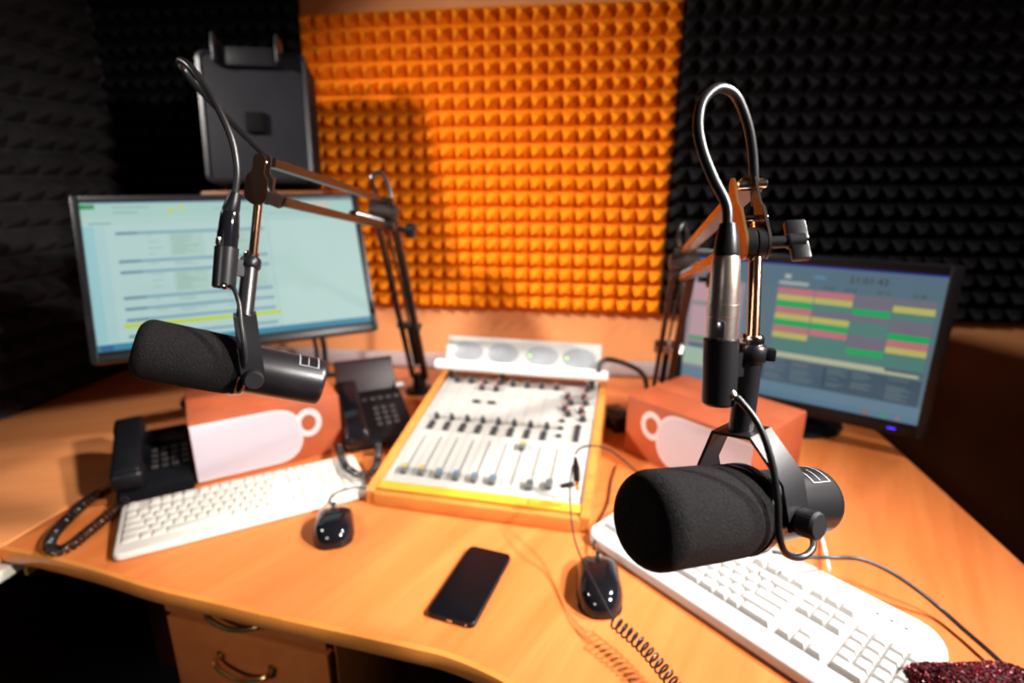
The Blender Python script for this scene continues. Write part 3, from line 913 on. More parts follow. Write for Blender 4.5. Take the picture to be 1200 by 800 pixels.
KL, KD = 0.480, 0.195
ol = []
for k in range(9):
    ol.append((0.03 + 0.03 * math.cos(PI + PI / 2 * k / 8) , 0.025 + 0.025 * math.sin(PI + PI / 2 * k / 8)))
for k in range(7):
    ol.append((KL - 0.02 + 0.02 * math.cos(-PI / 2 + PI / 2 * k / 6), 0.02 + 0.02 * math.sin(-PI / 2 + PI / 2 * k / 6)))
for k in range(11):
    ol.append((KL - 0.045 + 0.045 * math.cos(PI / 2 * k / 10), KD - 0.055 + 0.055 * math.sin(PI / 2 * k / 10)))
for k in range(11):
    ol.append((0.045 + 0.045 * math.cos(PI / 2 + PI / 2 * k / 10), KD - 0.055 + 0.055 * math.sin(PI / 2 + PI / 2 * k / 10)))
ky = math.radians(-44)
uu, vv = Vector((math.cos(ky), math.sin(ky))), Vector((-math.sin(ky), math.cos(ky)))
ko = uu * -0.570 + vv * 0.613
kt, pm, ku, ry = keyboard('white full-size keyboard with raised keys on the right, under the foam microphone', ko, ky, KL, KD, 0.034, 0.0078, 0.0185, M['white'], M['whitekey'], 0.034, 0.018, ol, True, 0.016, 1.0)
b = bm_new()
for k in range(3):
    add_box(b, (KL - 0.085 + k * 0.017, KD - 0.030, 0.0006), (0.0042, 0.0020, 0.0012), pm)
obj('status_lights', b, M['knob'], kt)

ky2 = math.radians(35.6)
KL2, KD2 = 0.425, 0.158
keyboard('slim cream keyboard on the left side of the desk in front of the left phone', (-0.742, 0.673), ky2, KL2, KD2, 0.030, 0.0042, 0.0192, M['cream'], M['creamkey'], 0.022, 0.012, [(x + KL2 / 2, y + KD2 / 2) for x, y in rounded_rect(KL2, KD2, 0.014, 4)], False, 0.010, 1.0)

# cord of the white keyboard
b = bm_new(); add_tube(b, [(0.3934, 0.7810, 0.7700), (0.4087, 0.8304, 0.7620), (0.4242, 0.8860, 0.7560), (0.4307, 0.9334, 0.7550), (0.4226, 0.9817, 0.7550), (0.3893, 1.0129, 0.7550), (0.3467, 1.0324, 0.7550), (0.3006, 1.0459, 0.7550)], 0.0026, n=8)
obj('cord', b, M['tube_white'], kt, world=True, label='thin white cord')

# ================================================================== mice, smartphone
def mouse(label, loc, yaw, L, W, H, gloss, group=None):
    t = thing('computer_mouse', label, 'mouse', (loc[0], loc[1], DZ), yaw)
    b = bm_new()
    nu, nv = 18, 24
    rows_ = []
    for j in range(10):
        f = j / 9                      # 0 base rim -> 1 crown
        sc_ = math.cos(f * PI / 2) ** 0.55
        row = []
        for k in range(nv):
            a = 2 * PI * k / nv
            ca_, sa_ = math.cos(a), math.sin(a)
            ex = 4.2 if sa_ > 0 else 2.4
            px = W / 2 * math.copysign(abs(ca_) ** (2 / ex), ca_)
            py = L / 2 * math.copysign(abs(sa_) ** (2 / ex), sa_)
            px *= 1 - 0.10 * math.exp(-((py - 0.012) / 0.018) ** 2)      # waist
            px *= 1.0 if py < 0 else 1 - 0.08 * (py / (L / 2))
            z = 0.004 + (H - 0.004) * math.sin(f * PI / 2)
            z *= 1 - 0.30 * max(0, (py * sc_) / (L / 2)) ** 1.5
            row.append(b.verts.new((px * sc_, py * sc_, z)))
        rows_.append(row)
    for A, B in zip(rows_, rows_[1:]):
        for k in range(nv):
            b.faces.new((A[k], A[(k + 1) % nv], B[(k + 1) % nv], B[k]))
    b.faces.new(rows_[-1]); b.faces.new(list(reversed(rows_[0])))
    bmesh.ops.remove_doubles(b, verts=b.verts[:], dist=1e-5)
    obj('shell', b, M['gloss'], t, sharp=60)
    b = bm_new(); add_prism(b, [(x, y) for x, y in rounded_rect(W * 0.9, L * 0.94, W * 0.35)], 0.0, 0.0045); obj('underside', b, M['satin'], t)
    b = bm_new(); add_lathe(b, [(0.009, -0.004), (0.010, -0.0025), (0.010, 0.0025), (0.009, 0.004)], mx((0, L * 0.30, H * 0.78), (0, 1, 0), (0, 0, 1), (1, 0, 0)), 18); obj('scroll_wheel', b, M['rubber'], t)
    b = bm_new()
    add_tube(b, [(0, L * 0.16, H * 0.955), (0, L * 0.22, H * 0.90)], 0.0007, n=6)
    add_tube(b, [(-W * 0.40, L * 0.13, H * 0.55), (-W * 0.25, L * 0.14, H * 0.83), (0, L * 0.145, H * 0.945), (W * 0.25, L * 0.14, H * 0.83), (W * 0.40, L * 0.13, H * 0.55)], 0.0007, n=6)
    obj('button_seam', b, M['satin'], t)
    return t
ma = mouse('small rounded glossy black mouse in front of the cream keyboard', (-0.422, 0.803), math.radians(22), 0.110, 0.073, 0.036, True)
mb_ = mouse('glossy black waisted mouse below the right microphone, a cable lying over it', (0.040, 0.716), math.radians(2), 0.126, 0.072, 0.037, True)
b = bm_new(); add_tube(b, [(-0.4545, 0.8592, 0.7660), (-0.4647, 0.8844, 0.7640), (-0.4494, 0.8911, 0.7760), (-0.4245, 0.9017, 0.7790), (-0.4018, 0.9048, 0.7770)], 0.0019, n=8)
obj('cord', b, M['lead'], ma, world=True)
b = bm_new(); add_tube(b, [(0.0333, 0.7921, 0.7640), (0.0352, 0.8271, 0.7620), (0.0424, 0.8830, 0.7550), (0.0614, 0.9480, 0.7540), (0.0711, 1.0278, 0.7540), (0.0850, 1.1009, 0.7540)], 0.0019, n=8)
obj('cord', b, M['lead'], mb_, world=True)

t = thing('smartphone', 'black smartphone with a dark screen lying flat in front of the mixer', 'smartphone', (-0.153, 0.700, DZ), math.radians(-12))
b = bm_new(); add_prism(b, rounded_rect(0.074, 0.160, 0.009), 0.0006, 0.0084, bev=0.0016); obj('body', b, M['satin'], t)
b = bm_new(); add_prism(b, rounded_rect(0.0715, 0.1575, 0.008), 0.0084, 0.0088, bev=0.0002); obj('screen_glass', b, M['glass'], t)
b = bm_new(); add_box(b, (0.0372, 0.03, 0.0045), (0.0008, 0.014, 0.002)); add_box(b, (-0.0372, 0.02, 0.0045), (0.0008, 0.03, 0.002)); obj('side_buttons', b, M['steel'], t)
b = bm_new(); add_box(b, (0, -0.0800, 0.0042), (0.009, 0.0008, 0.003), bev=0.0003); add_box(b, (0.025, -0.0796, 0.0042), (0.0025, 0.0012, 0.0025)); obj('charging_port', b, M['steel'], t)

# ================================================================== desk telephones
def handset(b, m):
    """chunky handset along local y, standing 0.03 high"""
    P = [(0, -0.105, 0.010), (0, -0.07, 0.020), (0, 0, 0.026), (0, 0.07, 0.020), (0, 0.105, 0.010)]
    add_box(b, (0, 0, 0.024), (0.050, 0.20, 0.026), m, bev=0.009, seg=3)
    for sy in (-1, 1):
        add_box(b, (0, sy * 0.083, 0.014), (0.056, 0.056, 0.040), m, bev=0.011, seg=3)

t = thing('desk_telephone', 'black desk telephone with its handset on the left, left of the mug box', 'telephone', (-0.858, 0.815, DZ), math.radians(38))
PWt, PDt = 0.130, 0.225
b = bm_new(); add_prism(b, [(0, 0.0), (PDt, 0.0), (PDt, 0.062), (0.03, 0.030), (0, 0.022)], 0, PWt, mx((0, 0, 0), (0, 1, 0), (0, 0, 1), (1, 0, 0)))
bmesh.ops.bevel(b, geom=b.edges[:], offset=0.005, segments=2, affect='EDGES', clamp_overlap=True)
obj('base', b, M['satin'], t)
tm = mx((0, 0.03, 0.0305), (1, 0, 0), (0, 0.985, 0.17), (0, -0.17, 0.985))
b = bm_new(); handset(b, tm @ Matrix.Translation((0.022, 0.085, 0.008))); obj('handset', b, M['satin'], t)
b = bm_new(); add_box(b, (0, 0, 0.0015), (0.0125, 0.0095, 0.004), bev=0.001); pk_me = mesh_of(b, M['phone_grey'], 'number_key')
for i in range(3):
    for j in range(4):
        obj_me('number_key', pk_me, t, mtx=tm @ Matrix.Translation((0.064 + i * 0.018, 0.040 + j * 0.020, 0.001)))
for i in range(4):
    obj_me('function_key', pk_me, t, mtx=tm @ Matrix.Translation((0.119, 0.04 + i * 0.02, 0.001)))
b = bm_new(); add_box(b, (0.090, 0.146, 0.001), (0.066, 0.03, 0.003), tm, bev=0.001); obj('display', b, M['maroon'], t)
b = bm_new()
add_coil(b, [(-0.8336, 0.8129, 0.7750), (-0.8469, 0.8088, 0.7620), (-0.8445, 0.7709, 0.7600), (-0.8392, 0.7260, 0.7600), (-0.8381, 0.6946, 0.7590), (-0.8507, 0.6818, 0.7590), (-0.8763, 0.6942, 0.7590), (-0.8994, 0.7294, 0.7590), (-0.9144, 0.7767, 0.7590), (-0.9259, 0.8236, 0.7590), (-0.9259, 0.8510, 0.7590)], 0.0080, 0.0018, 0.0088, n=5, per=10)
obj('coiled_cord', b, M['rubber'], t, world=True)
b = bm_new(); add_tube(b, [(-0.9259, 0.8510, 0.7590), (-0.9275, 0.8684, 0.7560), (-0.9271, 0.8847, 0.7560)], 0.0022, n=8); obj('cord_tail', b, M['rubber'], t, world=True)

t = thing('desk_telephone', 'black desk telephone with a raised rear display, between left microphone and mixer', 'telephone', (-0.503, 1.213, DZ), math.radians(30))
b = bm_new(); add_prism(b, [(-0.11, 0.0), (0.11, 0.0), (0.11, 0.075), (0.06, 0.070), (-0.11, 0.022)], -0.082, 0.082, mx((0, 0, 0), (0, 1, 0), (0, 0, 1), (1, 0, 0)))
bmesh.ops.bevel(b, geom=b.edges[:], offset=0.007, segments=3, affect='EDGES', clamp_overlap=True)
obj('base', b, M['satin'], t)
tm = mx((0, -0.11, 0.0225), (1, 0, 0), (0, 0.9625, 0.2715), (0, -0.2715, 0.9625))
b = bm_new(); handset(b, tm @ Matrix.Translation((-0.055, 0.095, 0.002))); obj('handset', b, M['gloss'], t)
for i in range(3):
    for j in range(4):
        obj_me('number_key', pk_me, t, mtx=tm @ Matrix.Translation((0.005 + i * 0.021, 0.055 + j * 0.020, 0.001)))
for i in range(5):
    obj_me('function_key', pk_me, t, mtx=tm @ Matrix.Translation((-0.015 + i * 0.02, 0.155, 0.001)))
b = bm_new(); add_box(b, (0.0, 0.045, 0.0), (0.15, 0.09, 0.012), mx((0.0, 0.085, 0.070), (1, 0, 0), (0, 0.55, 0.835), (0, -0.835, 0.55)), bev=0.004); obj('display', b, M['maroon'], t, label='dark tilted display panel')
b = bm_new(); add_lathe(b, [(0.004, 0), (0.008, 0.002), (0.008, 0.02), (0.005, 0.022)], mx((0.070, 0.075, 0.082), (0, 1, 0), (0, 0, 1), (1, 0, 0)), 14); obj('hook', b, M['silver'], t, label='shiny silver knob at the hinge')
b = bm_new()
add_coil(b, [(-0.5257, 1.0632, 0.7800), (-0.5002, 1.0145, 0.7800), (-0.4679, 0.9671, 0.7840), (-0.4346, 0.9402, 0.7860), (-0.4097, 0.9400, 0.7860), (-0.4062, 0.9679, 0.7860), (-0.4237, 1.0283, 0.7800), (-0.4466, 1.0933, 0.7700)], 0.0062, 0.0017, 0.0074, n=5, per=10)
obj('coiled_cord', b, M['rubber'], t, world=True)

# ================================================================== microphones
def microphone(label, F, Rr, stem_pts, knob_side, foam_r, housing, jx, tab):
    F, Rr = Vector(F), Vector(Rr)
    a = (Rr - F).normalized()
    L = (Rr - F).length
    k = L / 0.165
    st0, st1, st2, st3 = [Vector(p) for p in stem_pts]      # yoke top, collar, rod start, rod top
    C = F + a * 0.099 * k
    w = (st0 - C).normalized()
    p = a.cross(w).normalized()
    if p.dot(Vector(knob_side)) < 0:
        p = -p
    t = thing('studio_microphone', label, 'microphone', F)
    m = axis_mtx(F, a, w - a * w.dot(a))
    fr_ = foam_r
    br = 0.0272
    prof = [(0.0, 0.0)]
    for i in range(9):
        an = PI / 2 * i / 8
        prof.append((fr_ - 0.014 + 0.014 * math.sin(an), 0.014 - 0.014 * math.cos(an)))
    prof += [(fr_, 0.03), (fr_ * 1.01, 0.055 * k), (fr_ * 1.0, 0.079 * k), (fr_ * 0.96, 0.083 * k)]
    b = bm_new(); add_lathe(b, prof, m, 40); obj('windscreen', b, M['foam_mic'], t, world=True, label='black foam windscreen', sharp=60)
    b = bm_new(); add_lathe(b, [(fr_ * 0.93, 0.081 * k), (fr_ * 1.01, 0.0825 * k), (fr_ * 1.02, 0.087 * k), (fr_ * 0.98, 0.0885 * k), (fr_ * 0.98, 0.091 * k), (fr_ * 0.95, 0.0935 * k), (br * 1.05, 0.095 * k)], m, 40); obj('collar_ring', b, M['gloss'], t, world=True)
    b = bm_new(); add_lathe(b, [(br, 0.092 * k), (br, 0.160 * k), (br * 0.985, 0.1635 * k), (br * 0.94, 0.165 * k), (br * 0.90, 0.1648 * k), (br * 0.88, 0.162 * k), (0.004, 0.1615 * k)], m, 40); obj('body', b, M['gunmetal'], t, world=True)
    # recessed response-switch plate curved round the top of the body
    b = bm_new()
    def patch(z0, z1, a0, a1, rr):
        vs = []
        for z in (z0, z1):
            vs.append([b.verts.new(m @ Vector((rr * math.cos(a0 + (a1 - a0) * i / 8), rr * math.sin(a0 + (a1 - a0) * i / 8), z))) for i in range(9)])
        for i in range(8):
            b.faces.new((vs[0][i], vs[0][i + 1], vs[1][i + 1], vs[1][i]))
    patch(0.138 * k, 0.156 * k, -0.55, 0.75, br + 0.0004)
    pl = obj('switch_plate', b, M['satin'], t, world=True)
    b = bm_new()
    patch(0.1375 * k, 0.1385 * k, -0.57, 0.77, br + 0.0007); patch(0.1555 * k, 0.1565 * k, -0.57, 0.77, br + 0.0007); patch(0.1375 * k, 0.1565 * k, 0.75, 0.77, br + 0.0007); patch(0.146 * k, 0.1466 * k, 0.2, 0.7, br + 0.0007)
    obj('plate_outline', b, M['silver'], pl, world=True)
    # yoke
    hw = 0.0365
    top = (st0 - C).dot(w)
    def Y(x, y):
        return C + p * x + w * y
    b = bm_new()
    add_strap(b, [Y(-hw, -0.004), Y(-hw, top * 0.50), Y(-hw * 0.45, top), Y(hw * 0.45, top), Y(hw, top * 0.50), Y(hw, -0.004)], p.cross(w), 0.020 * k, 0.0024)
    yk = obj('yoke', b, M['gunmetal'], t, world=True)
    b = bm_new()
    for s in (-1, 1):
        mk = axis_mtx(C + p * s * br * 0.95, p * s)
        add_lathe(b, [(0.009, 0), (0.009, hw - br * 0.95 - 0.001)], mk, 20)
    obj('pivot_boss', b, M['black'], t, world=True)
    for s in (1, -1):
        b = bm_new()
        mk = axis_mtx(C + p * s * (hw + 0.001), p * s)
        r0 = 0.0098
        t2 = bmesh.new()
        n = 64
        for zi, rr in ((0.0, r0 * 0.9), (0.0015, r0), (0.0125, r0), (0.0145, r0 * 0.86)):
            for i in range(n):
                q = rr * (1.0 + (0.014 if i % 2 else -0.010))
                t2.verts.new((q * math.cos(2 * PI * i / n), q * math.sin(2 * PI * i / n), zi))
        t2.verts.ensure_lookup_table()
        for ri in range(3):
            for i in range(n):
                t2.faces.new([t2.verts[ri * n + i], t2.verts[ri * n + (i + 1) % n], t2.verts[(ri + 1) * n + (i + 1) % n], t2.verts[(ri + 1) * n + i]])
        t2.faces.new([t2.verts[3 * n + i] for i in range(n)]); t2.faces.new([t2.verts[n - 1 - i] for i in range(n)])
        merge(b, t2, mk)
        obj('yoke_knob', b, M['lead'], t, world=True, sharp=20)
    # stem above the yoke
    d1 = (st1 - st0)
    b = bm_new(); add_lathe(b, [(0.0088, -0.001), (0.0088, d1.length)], axis_mtx(st0, d1), 24); obj('mount_tube', b, M['gunmetal'], t, world=True)
    b = bm_new(); mcol = axis_mtx(st1, d1, jx)
    add_lathe(b, [(0.0098, -0.002), (0.0112, 0.0), (0.0112, 0.0085), (0.0098, 0.0105)], mcol, 28)
    if jx[0] > 0 and tab:
        add_box(b, (0.012, 0, 0.0045), (0.009, 0.010, 0.009), mcol, bev=0.001)
    obj('thread_collar', b, M['satin'], t, world=True)
    b = bm_new(); add_lathe(b, [(0.0078, 0.0105), (0.0082, 0.0112), (0.0082, 0.016), (0.0074, 0.0175)], mcol, 24); obj('lock_nut', b, M['chrome'], t, world=True, label='chrome lock nut')
    # switch/cable housing next to the stem
    h0, h1 = Vector(housing[0]), Vector(housing[1])
    dh = h1 - h0
    b = bm_new(); mh = axis_mtx(h0, dh)
    add_lathe(b, [(0.0100, 0.0), (0.0118, 0.0018), (0.0121, dh.length), (0.0100, dh.length + 0.0004)], mh, 28)
    hs = obj('cable_housing', b, M['gunmetal'], t, world=True)
    mid = h0.lerp(h1, 0.60)
    tgt = st0 + d1.normalized() * (mid - st0).dot(d1.normalized())
    b = bm_new(); add_strap(b, [mid, tgt], d1, 0.018, 0.006); obj('housing_bracket', b, M['gunmetal'], t, world=True)
    return t, dict(a=a, w=w, p=p, C=C, F=F, h0=h0, h1=h1, dh=dh.normalized(), hw=hw)

# ---- right, in focus
R_F, R_R = (0.0417, 0.3260, 1.1332), (0.1982, 0.4392, 1.0919)
micR, gR = microphone('nearest black foam-covered studio microphone, hanging at the right over the white keyboard', R_F, R_R,
    [(0.1217, 0.4014, 1.1685), (0.1237, 0.4074, 1.2234), (0.1241, 0.4085, 1.2375), (0.1234, 0.4181, 1.3062)], (1, -1, 0), 0.0335, [(0.0994, 0.3853, 1.1948), (0.0980, 0.3926, 1.2417)], (1, -0.2, 0), True)

# ---- left
L_F, L_R = (-0.4595, 0.4953, 1.1835), (-0.3077, 0.5898, 1.1162)
micL, gL = microphone('further black foam-covered studio microphone, hanging at the left in front of the teal screen', L_F, L_R,
    [(-0.3708, 0.5554, 1.2055), (-0.3730, 0.5801, 1.2549), (-0.3716, 0.5839, 1.2669), (-0.3644, 0.6033, 1.3296)], (0, -1, 0), 0.0322, [(-0.3856, 0.5468, 1.2365), (-0.3836, 0.5596, 1.2791)], (1, 0.2, 0), False)

# ---- connectors and cables
def xlr(label_c, label_w, g, top, strain, loop, shell_m, tail):
    """plug on top of the housing and the cable that loops back to the boom arm"""
    h1 = g['h1']; top = Vector(top); strain = Vector(strain)
    t = thing('microphone_cable', label_c, 'cable', h1)
    d = top - h1
    L = d.length
    m = axis_mtx(h1, d)
    b = bm_new(); add_lathe(b, [(0.0098, 0.0), (0.0106, 0.001), (0.0106, 0.27 * L), (0.0109, 0.275 * L), (0.0109, 0.42 * L), (0.0104, 0.425 * L), (0.0103, 0.60 * L), (0.0094, 0.96 * L), (0.0086, L)], m, 28)
    sh = obj('plug_shell', b, shell_m, t, world=True)
    b = bm_new(); side = Vector((-0.35, -1, 0)); ml_ = axis_mtx(h1, d, side)
    add_box(b, (0.0106, 0.0, 0.13 * L), (0.003, 0.0065, 0.20 * L), ml_, bev=0.0008); obj('release_latch', b, M['steel'], sh, world=True)
    d2 = strain - top
    b = bm_new(); add_lathe(b, [(0.0085, 0.0), (0.0088, 0.002), (0.0074, d2.length * 0.6), (0.0056, d2.length)], axis_mtx(top, d2), 24); obj('strain_relief', b, M['satin'], t, world=True)
    b = bm_new(); add_tube(b, [top.lerp(strain, 0.9)] + [Vector(q) for q in loop], 0.0037, n=14, sub=10); obj('cable', b, M['rubber'], t, world=True)
    b = bm_new(); add_tube(b, tail, 0.0024, n=10); obj('lead', b, M['rubber'], t, world=True)
    b = bm_new(); mm = axis_mtx(tail[0], Vector(tail[1]) - Vector(tail[0])); add_lathe(b, [(0.0042, -0.003), (0.0042, 0.001), (0.003, 0.003)], mm, 16); obj('grommet', b, M['steel'], t, world=True)
    return t
xlr('black cable looping above the nearest microphone from its silver plug', '', gR, (0.0977, 0.4021, 1.2988), (0.0978, 0.4074, 1.3205),
    [(0.0962, 0.4109, 1.3329), (0.0870, 0.4158, 1.3500), (0.0792, 0.4237, 1.3694), (0.0764, 0.4328, 1.3876), (0.0806, 0.4445, 1.4040), (0.0928, 0.4564, 1.4139), (0.1074, 0.4655, 1.4097), (0.1195, 0.4708, 1.3905), (0.1266, 0.4738, 1.3690), (0.1308, 0.4752, 1.3467), (0.1352, 0.4793, 1.3302)],
    M['nickel'], [(0.1058, 0.3796, 1.2046), (0.1116, 0.3763, 1.2018), (0.1233, 0.3694, 1.1875), (0.1319, 0.3608, 1.1653), (0.1365, 0.3531, 1.1406), (0.1392, 0.3486, 1.1171), (0.1459, 0.3491, 1.1016), (0.1584, 0.3551, 1.0948), (0.1695, 0.3643, 1.0961), (0.1753, 0.3789, 1.0969)])
xlr('black cable rising above the further microphone from its black plug', '', gL, (-0.3813, 0.5709, 1.3163), (-0.3766, 0.5773, 1.3358),
    [(-0.3743, 0.5822, 1.3588), (-0.3784, 0.5865, 1.3894), (-0.3915, 0.5901, 1.4214), (-0.4087, 0.5955, 1.4475), (-0.4274, 0.6041, 1.4668), (-0.4486, 0.6195, 1.4751), (-0.4601, 0.6378, 1.4709), (-0.4469, 0.6409, 1.4506), (-0.4166, 0.6362, 1.4214), (-0.3872, 0.6301, 1.3949), (-0.3574, 0.6231, 1.3686)],
    M['gloss'], [(-0.3753, 0.5370, 1.2414), (-0.3668, 0.5356, 1.2400), (-0.3582, 0.5292, 1.2251), (-0.3541, 0.5224, 1.2038), (-0.3512, 0.5174, 1.1821), (-0.3527, 0.5169, 1.1633), (-0.3658, 0.5228, 1.1462)])

# ---- boom arms
def boom(label, base, elbow, head_top, head_bot, rod_a, rod_b, inner, kdir, band, barm):
    base, elbow = Vector(base), Vector(elbow)
    ht, hb = Vector(head_top), Vector(head_bot)
    t = thing('boom_arm', label, 'microphone arm', base)
    side = (elbow - base).cross(hb - elbow).normalized()
    if side.dot(Vector((1, 0, 0))) < 0:
        side = -side
    # clamp and socket
    b = bm_new(); add_lathe(b, [(0.040, 0.0), (0.040, 0.010), (0.020, 0.016), (0.018, 0.050), (0.014, 0.056)], Matrix.Translation(base), 28); obj('base', b, M['satin'], t, world=True)
    # lower section: two parallel channels with a spring between them
    d = (elbow - base); f = d.cross(side).normalized()
    s0 = base + Vector((0, 0, 0.045))
    for sgn, wd in ((-1, 0.011), (1, 0.016)):
        b = bm_new(); add_strap(b, [s0 + side * sgn * 0.019, elbow + side * sgn * 0.017], side, wd, 0.012); obj('lower_bar', b, M['arm'], t, world=True)
    b = bm_new(); add_coil(b, [s0 + d * 0.10, s0 + d * 0.22, s0 + d * 0.34], 0.0065, 0.0022, 0.0055, n=5, per=9); obj('spring', b, M['arm'], t, world=True)
    b = bm_new(); add_tube(b, [s0 + d * 0.34, s0 + d * 0.55, elbow - d * 0.08], 0.0032, n=8, smooth=False); obj('spring_rod', b, M['arm'], t, world=True)
    for fr2 in ((0.0, 0.035) if band else (0.0,)):
        b = bm_new(); add_box(b, (0, 0, 0), (0.064, 0.022, 0.006), axis_mtx(s0 + d * (0.36 + fr2), d, side), bev=0.002); obj('cross_band', b, M['steel'] if band else M['arm'], t, world=True)
    # elbow
    b = bm_new(); me_ = axis_mtx(elbow - side * 0.028, side)
    add_lathe(b, [(0.010, 0.0), (0.016, 0.002), (0.016, 0.052), (0.010, 0.056)], me_, 24)
    add_strap(b, [elbow + Vector((0, 0, 0.028)), elbow - Vector((0, 0, 0.034))], side, 0.040, 0.014)
    obj('elbow', b, M['arm'], t, world=True)
    b = bm_new(); add_lathe(b, [(0.005, 0), (0.005, 0.014), (0.014, 0.016), (0.015, 0.030), (0.011, 0.033)], axis_mtx(elbow + side * 0.028 - Vector((0, 0, 0.03)), side), 18); obj('elbow_knob', b, M['satin'], t, world=True)
    b = bm_new()
    add_tube(b, [elbow + Vector((0, 0, 0.03)) - side * 0.012, elbow + Vector((0, -0.01, 0.062)) - side * 0.016, elbow + Vector((0, 0.01, 0.072)) - side * 0.004, elbow + Vector((0, 0.02, 0.04)) + side * 0.008, elbow + Vector((0, 0.01, 0.0)) + side * 0.012], 0.0036, n=8)
    obj('cable_loop', b, M['rubber'], t, world=True)
    # upper section: two channels up to the head
    e_hi, e_lo = elbow + Vector((0, 0, 0.022)), elbow - Vector((0, 0, 0.028))
    b = bm_new(); add_strap(b, [e_hi, ht], side, 0.016, 0.010); obj('upper_bar', b, barm, t, world=True)
    b = bm_new(); add_strap(b, [e_lo, inner], side, 0.016, 0.010); obj('upper_bar', b, barm, t, world=True)
    b = bm_new(); q0, q1 = Vector(e_lo).lerp(Vector(inner), 0.06), Vector(e_lo).lerp(Vector(inner), 0.42)
    up = Vector((0, 0, 0.006))
    add_coil(b, [q0 + up, q0.lerp(q1, .5) + up, q1 + up], 0.0072, 0.0018, 0.0042, n=5, per=9); obj('spring', b, M['steel'], t, world=True)
    # head: two side plates, hub, threaded rod and wing knob
    k = Vector(kdir).normalized()
    dz = (ht - hb)
    b = bm_new()
    outl = []
    Lh = dz.length
    for i in range(11):
        an = PI + PI * i / 10
        outl.append((0.0125 * math.cos(an), 0.0125 * math.sin(an)))
    outl += [(0.0115, Lh * 0.45), (0.0065, Lh * 0.62), (0.0065, Lh)]
    for i in range(7):
        an = PI * i / 6
        outl.append((0.0065 * math.cos(an), Lh + 0.005 * math.sin(an)))
    outl += [(-0.0065, Lh * 0.62), (-0.0115, Lh * 0.45)]
    zax = k
    yax = (dz - zax * dz.dot(zax)).normalized(); xax = yax.cross(zax)
    for s in (-1, 1):
        b = bm_new(); add_prism(b, outl, -0.001, 0.001, mx(hb + k * s * 0.0082, xax, yax, zax)); obj('head_plate', b, barm if s < 0 else M['arm'], t, world=True)  # one plate takes the bar colour to imitate its lit side
    b = bm_new(); add_lathe(b, [(0.0115, -0.0072), (0.0122, -0.0066), (0.0122, -0.001), (0.0112, 0.0), (0.0122, 0.001), (0.0122, 0.0066), (0.0115, 0.0072)], axis_mtx(hb, k), 28); obj('hub', b, M['satin'], t, world=True)
    b = bm_new()
    for q, rr, ll in ((ht, 0.0034, 0.023), (hb + dz * 0.42, 0.0022, 0.022)):
        add_lathe(b, [(rr * 0.7, -ll / 2), (rr, -ll / 2 + 0.001), (rr, ll / 2 - 0.001), (rr * 0.7, ll / 2)], axis_mtx(q, k), 16)
    obj('head_bolt', b, M['steel'], t, world=True)
    b = bm_new()
    add_lathe(b, [(0.0046, 0.0085), (0.0046, 0.024), (0.0060, 0.025), (0.0060, 0.036)], axis_mtx(hb, k), 18)
    mk = axis_mtx(hb + k * 0.030, k, yax)
    add_box(b, (0.0085, 0, 0.002), (0.017, 0.007, 0.015), mk, bev=0.0015); add_box(b, (-0.0085, 0, 0.002), (0.015, 0.007, 0.013), mk, bev=0.0015)
    obj('wing_knob', b, M['satin'], t, world=True)
    b = bm_new(); add_strap(b, [hb, Vector(inner) + (hb - Vector(inner)) * -0.15], k, 0.012, 0.014); obj('head_link', b, M['arm'], t, world=True)
    ra, rb = Vector(rod_a), Vector(rod_b)
    b = bm_new(); add_lathe(b, [(0.0047, 0.0), (0.0047, (rb - ra).length)], axis_mtx(ra, rb - ra), 20); obj('threaded_rod', b, M['copper'], t, world=True, label='shiny coppery rod')
    return t
boom('jointed boom arm holding the nearest microphone, folded behind the right box', (0.2170, 1.4437, 0.7500), (0.1902, 1.0931, 1.1965), (0.1286, 0.4736, 1.3461), (0.1261, 0.4419, 1.3037),
     (0.1243, 0.4086, 1.2362), (0.1291, 0.4495, 1.3176), (0.1212, 0.4562, 1.2974), (1.0, 0.05, 0.06), True, M['arm_lit'])
boom('jointed boom arm holding the further microphone, standing beside the centre phone', (-0.4671, 1.4833, 0.7500), (-0.3898, 1.0661, 1.2893), (-0.3603, 0.6227, 1.3686), (-0.3665, 0.6047, 1.3352),
     (-0.3705, 0.5835, 1.2650), (-0.3656, 0.6053, 1.3370), (-0.3505, 0.6196, 1.3254), (-0.15, 0.98, 0.05), False, M['brown'])

# ================================================================== loose leads
# jack plug standing on the mixer with its lead
t = thing('jack_lead', 'thin black lead with a jack adapter standing on the right faders of the mixer', 'lead', (-0.0171, 0.9113, 0.8137))
b = bm_new(); add_lathe(b, [(0.003, 0), (0.0062, 0.003), (0.0062, 0.03), (0.004, 0.042), (0.0022, 0.05)], axis_mtx((0.0014, 0.8832, 0.8350), Vector((-0.0034, 0.8789, 0.8939)) - Vector((0.0014, 0.8832, 0.8350))), 16); obj('plug', b, M['satin'], t, world=True)
b = bm_new(); add_lathe(b, [(0.004, 0), (0.004, 0.012)], axis_mtx((0.0034, 0.8841, 0.8192), Vector((0.0014, 0.8832, 0.8350)) - Vector((0.0034, 0.8841, 0.8192))), 12); obj('plug_tip', b, M['gold'], t, world=True, label='gold plug tip')
b = bm_new(); add_lathe(b, [(0.005, 0), (0.0055, 0.004), (0.004, 0.024)], axis_mtx((-0.0044, 0.8856, 0.8280), Vector((-0.0318, 0.8897, 0.8183)) - Vector((-0.0044, 0.8856, 0.8280))), 14); obj('adapter', b, M['satin'], t, world=True)
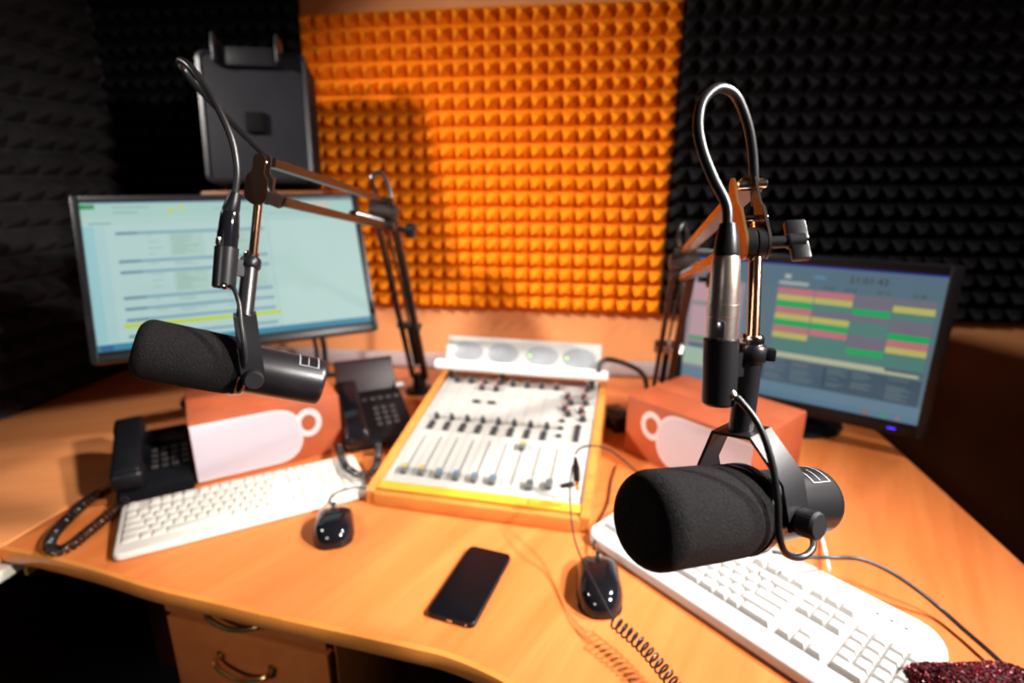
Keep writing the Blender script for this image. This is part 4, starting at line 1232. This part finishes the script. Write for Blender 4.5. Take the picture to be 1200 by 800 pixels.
b = bm_new(); add_tube(b, [(-0.0033, 0.8781, 0.8911), (0.0052, 0.8821, 0.9010), (0.0258, 0.8907, 0.9030), (0.0532, 0.9016, 0.8926), (0.0856, 0.9180, 0.8626), (0.1305, 0.9663, 0.8000), (0.1570, 0.9243, 0.8000), (0.1891, 0.8944, 0.7950), (0.2077, 0.8757, 0.7950)], 0.0017, n=8); obj('lead', b, M['lead'], t, world=True)
t = thing('coiled_lead', 'black headphone lead crossing the waisted mouse and ending in a springy coil at the front', 'lead', (0.0578, 0.6643, 0.7500))
b = bm_new(); add_tube(b, [(-0.0069, 0.8631, 0.8775), (-0.0096, 0.8256, 0.8582), (-0.0065, 0.7875, 0.8345), (0.0005, 0.7593, 0.8072), (0.0132, 0.7227, 0.7970), (0.0352, 0.6623, 0.7960), (0.0508, 0.6272, 0.7900), (0.0562, 0.6171, 0.7860)], 0.0015, n=8); obj('straight_lead', b, M['lead'], t, world=True)
b = bm_new(); add_coil(b, [(0.0562, 0.6171, 0.7860), (0.0731, 0.6009, 0.7840), (0.0902, 0.5843, 0.7820), (0.1050, 0.5645, 0.7800), (0.1187, 0.5436, 0.7780), (0.1325, 0.5174, 0.7760)], 0.0082, 0.0015, 0.0086, n=6, per=14); obj('coil', b, M['rubber'], t, world=True)

# cable dropping to the desk at far right
b = bm_new()
add_tube(b, [(0.2953, 0.7535, 0.8150), (0.3447, 0.7547, 0.8100), (0.3853, 0.7645, 0.8050), (0.4254, 0.7658, 0.8050), (0.4616, 0.7584, 0.7950), (0.4953, 0.7393, 0.7800), (0.5186, 0.7211, 0.7660), (0.5307, 0.6878, 0.7620), (0.5397, 0.6518, 0.7620), (0.5480, 0.6184, 0.7600)], 0.0032, n=10)
tag(obj('desk_cable', b, M['rubber']), 'black cable bowing over the desk from behind the white keyboard to the right frame edge', 'cable')

# dark red sequinned cloth at the bottom right corner
c0 = Vector((0.4753, 0.5627, 0.8000))
t = thing('sequinned_cloth', 'dark red sequinned cloth heaped at the bottom right corner of the picture', 'cloth', (c0.x, c0.y, DZ))
b = bm_new()
nx, ny = 28, 14
W_, D_ = 0.17, 0.085
grid_ = [[None] * (ny + 1) for _ in range(nx + 1)]
def ch(x, y):
    ex = max(0.0, 1 - abs(x / (W_ / 2)) ** 4) * max(0.0, 1 - abs(y / (D_ / 2)) ** 4)
    return 0.060 * ex ** 0.5 * (0.9 + 0.10 * math.sin(60 * x + 3) * math.cos(70 * y)) + 0.0008
for i in range(nx + 1):
    for j in range(ny + 1):
        x, y = (i / nx - .5) * W_, (j / ny - .5) * D_
        grid_[i][j] = b.verts.new((x, y, ch(x, y)))
for i in range(nx):
    for j in range(ny):
        b.faces.new((grid_[i][j], grid_[i + 1][j], grid_[i + 1][j + 1], grid_[i][j + 1]))
CR = Matrix.Rotation(0.08, 4, 'Z')
bmesh.ops.transform(b, matrix=CR, verts=b.verts)
obj('cloth', b, M['sequin_cloth'], t)
b = bm_new()
for _ in range(2600):
    x, y = random.uniform(-.5, .5) * W_ * 0.99, random.uniform(-.5, .5) * D_ * 0.99
    q = Matrix.Translation((x, y, ch(x, y) + 0.0010)) @ Matrix.Rotation(random.uniform(-.9, .9), 4, 'X') @ Matrix.Rotation(random.uniform(-.9, .9), 4, 'Y')
    b.faces.new([b.verts.new(CR @ (q @ Vector((0.0016 * math.cos(k * PI / 3), 0.0016 * math.sin(k * PI / 3), 0)))) for k in range(6)])
o = obj('sequins', b, M['sequin'], t)
o['kind'] = 'stuff'
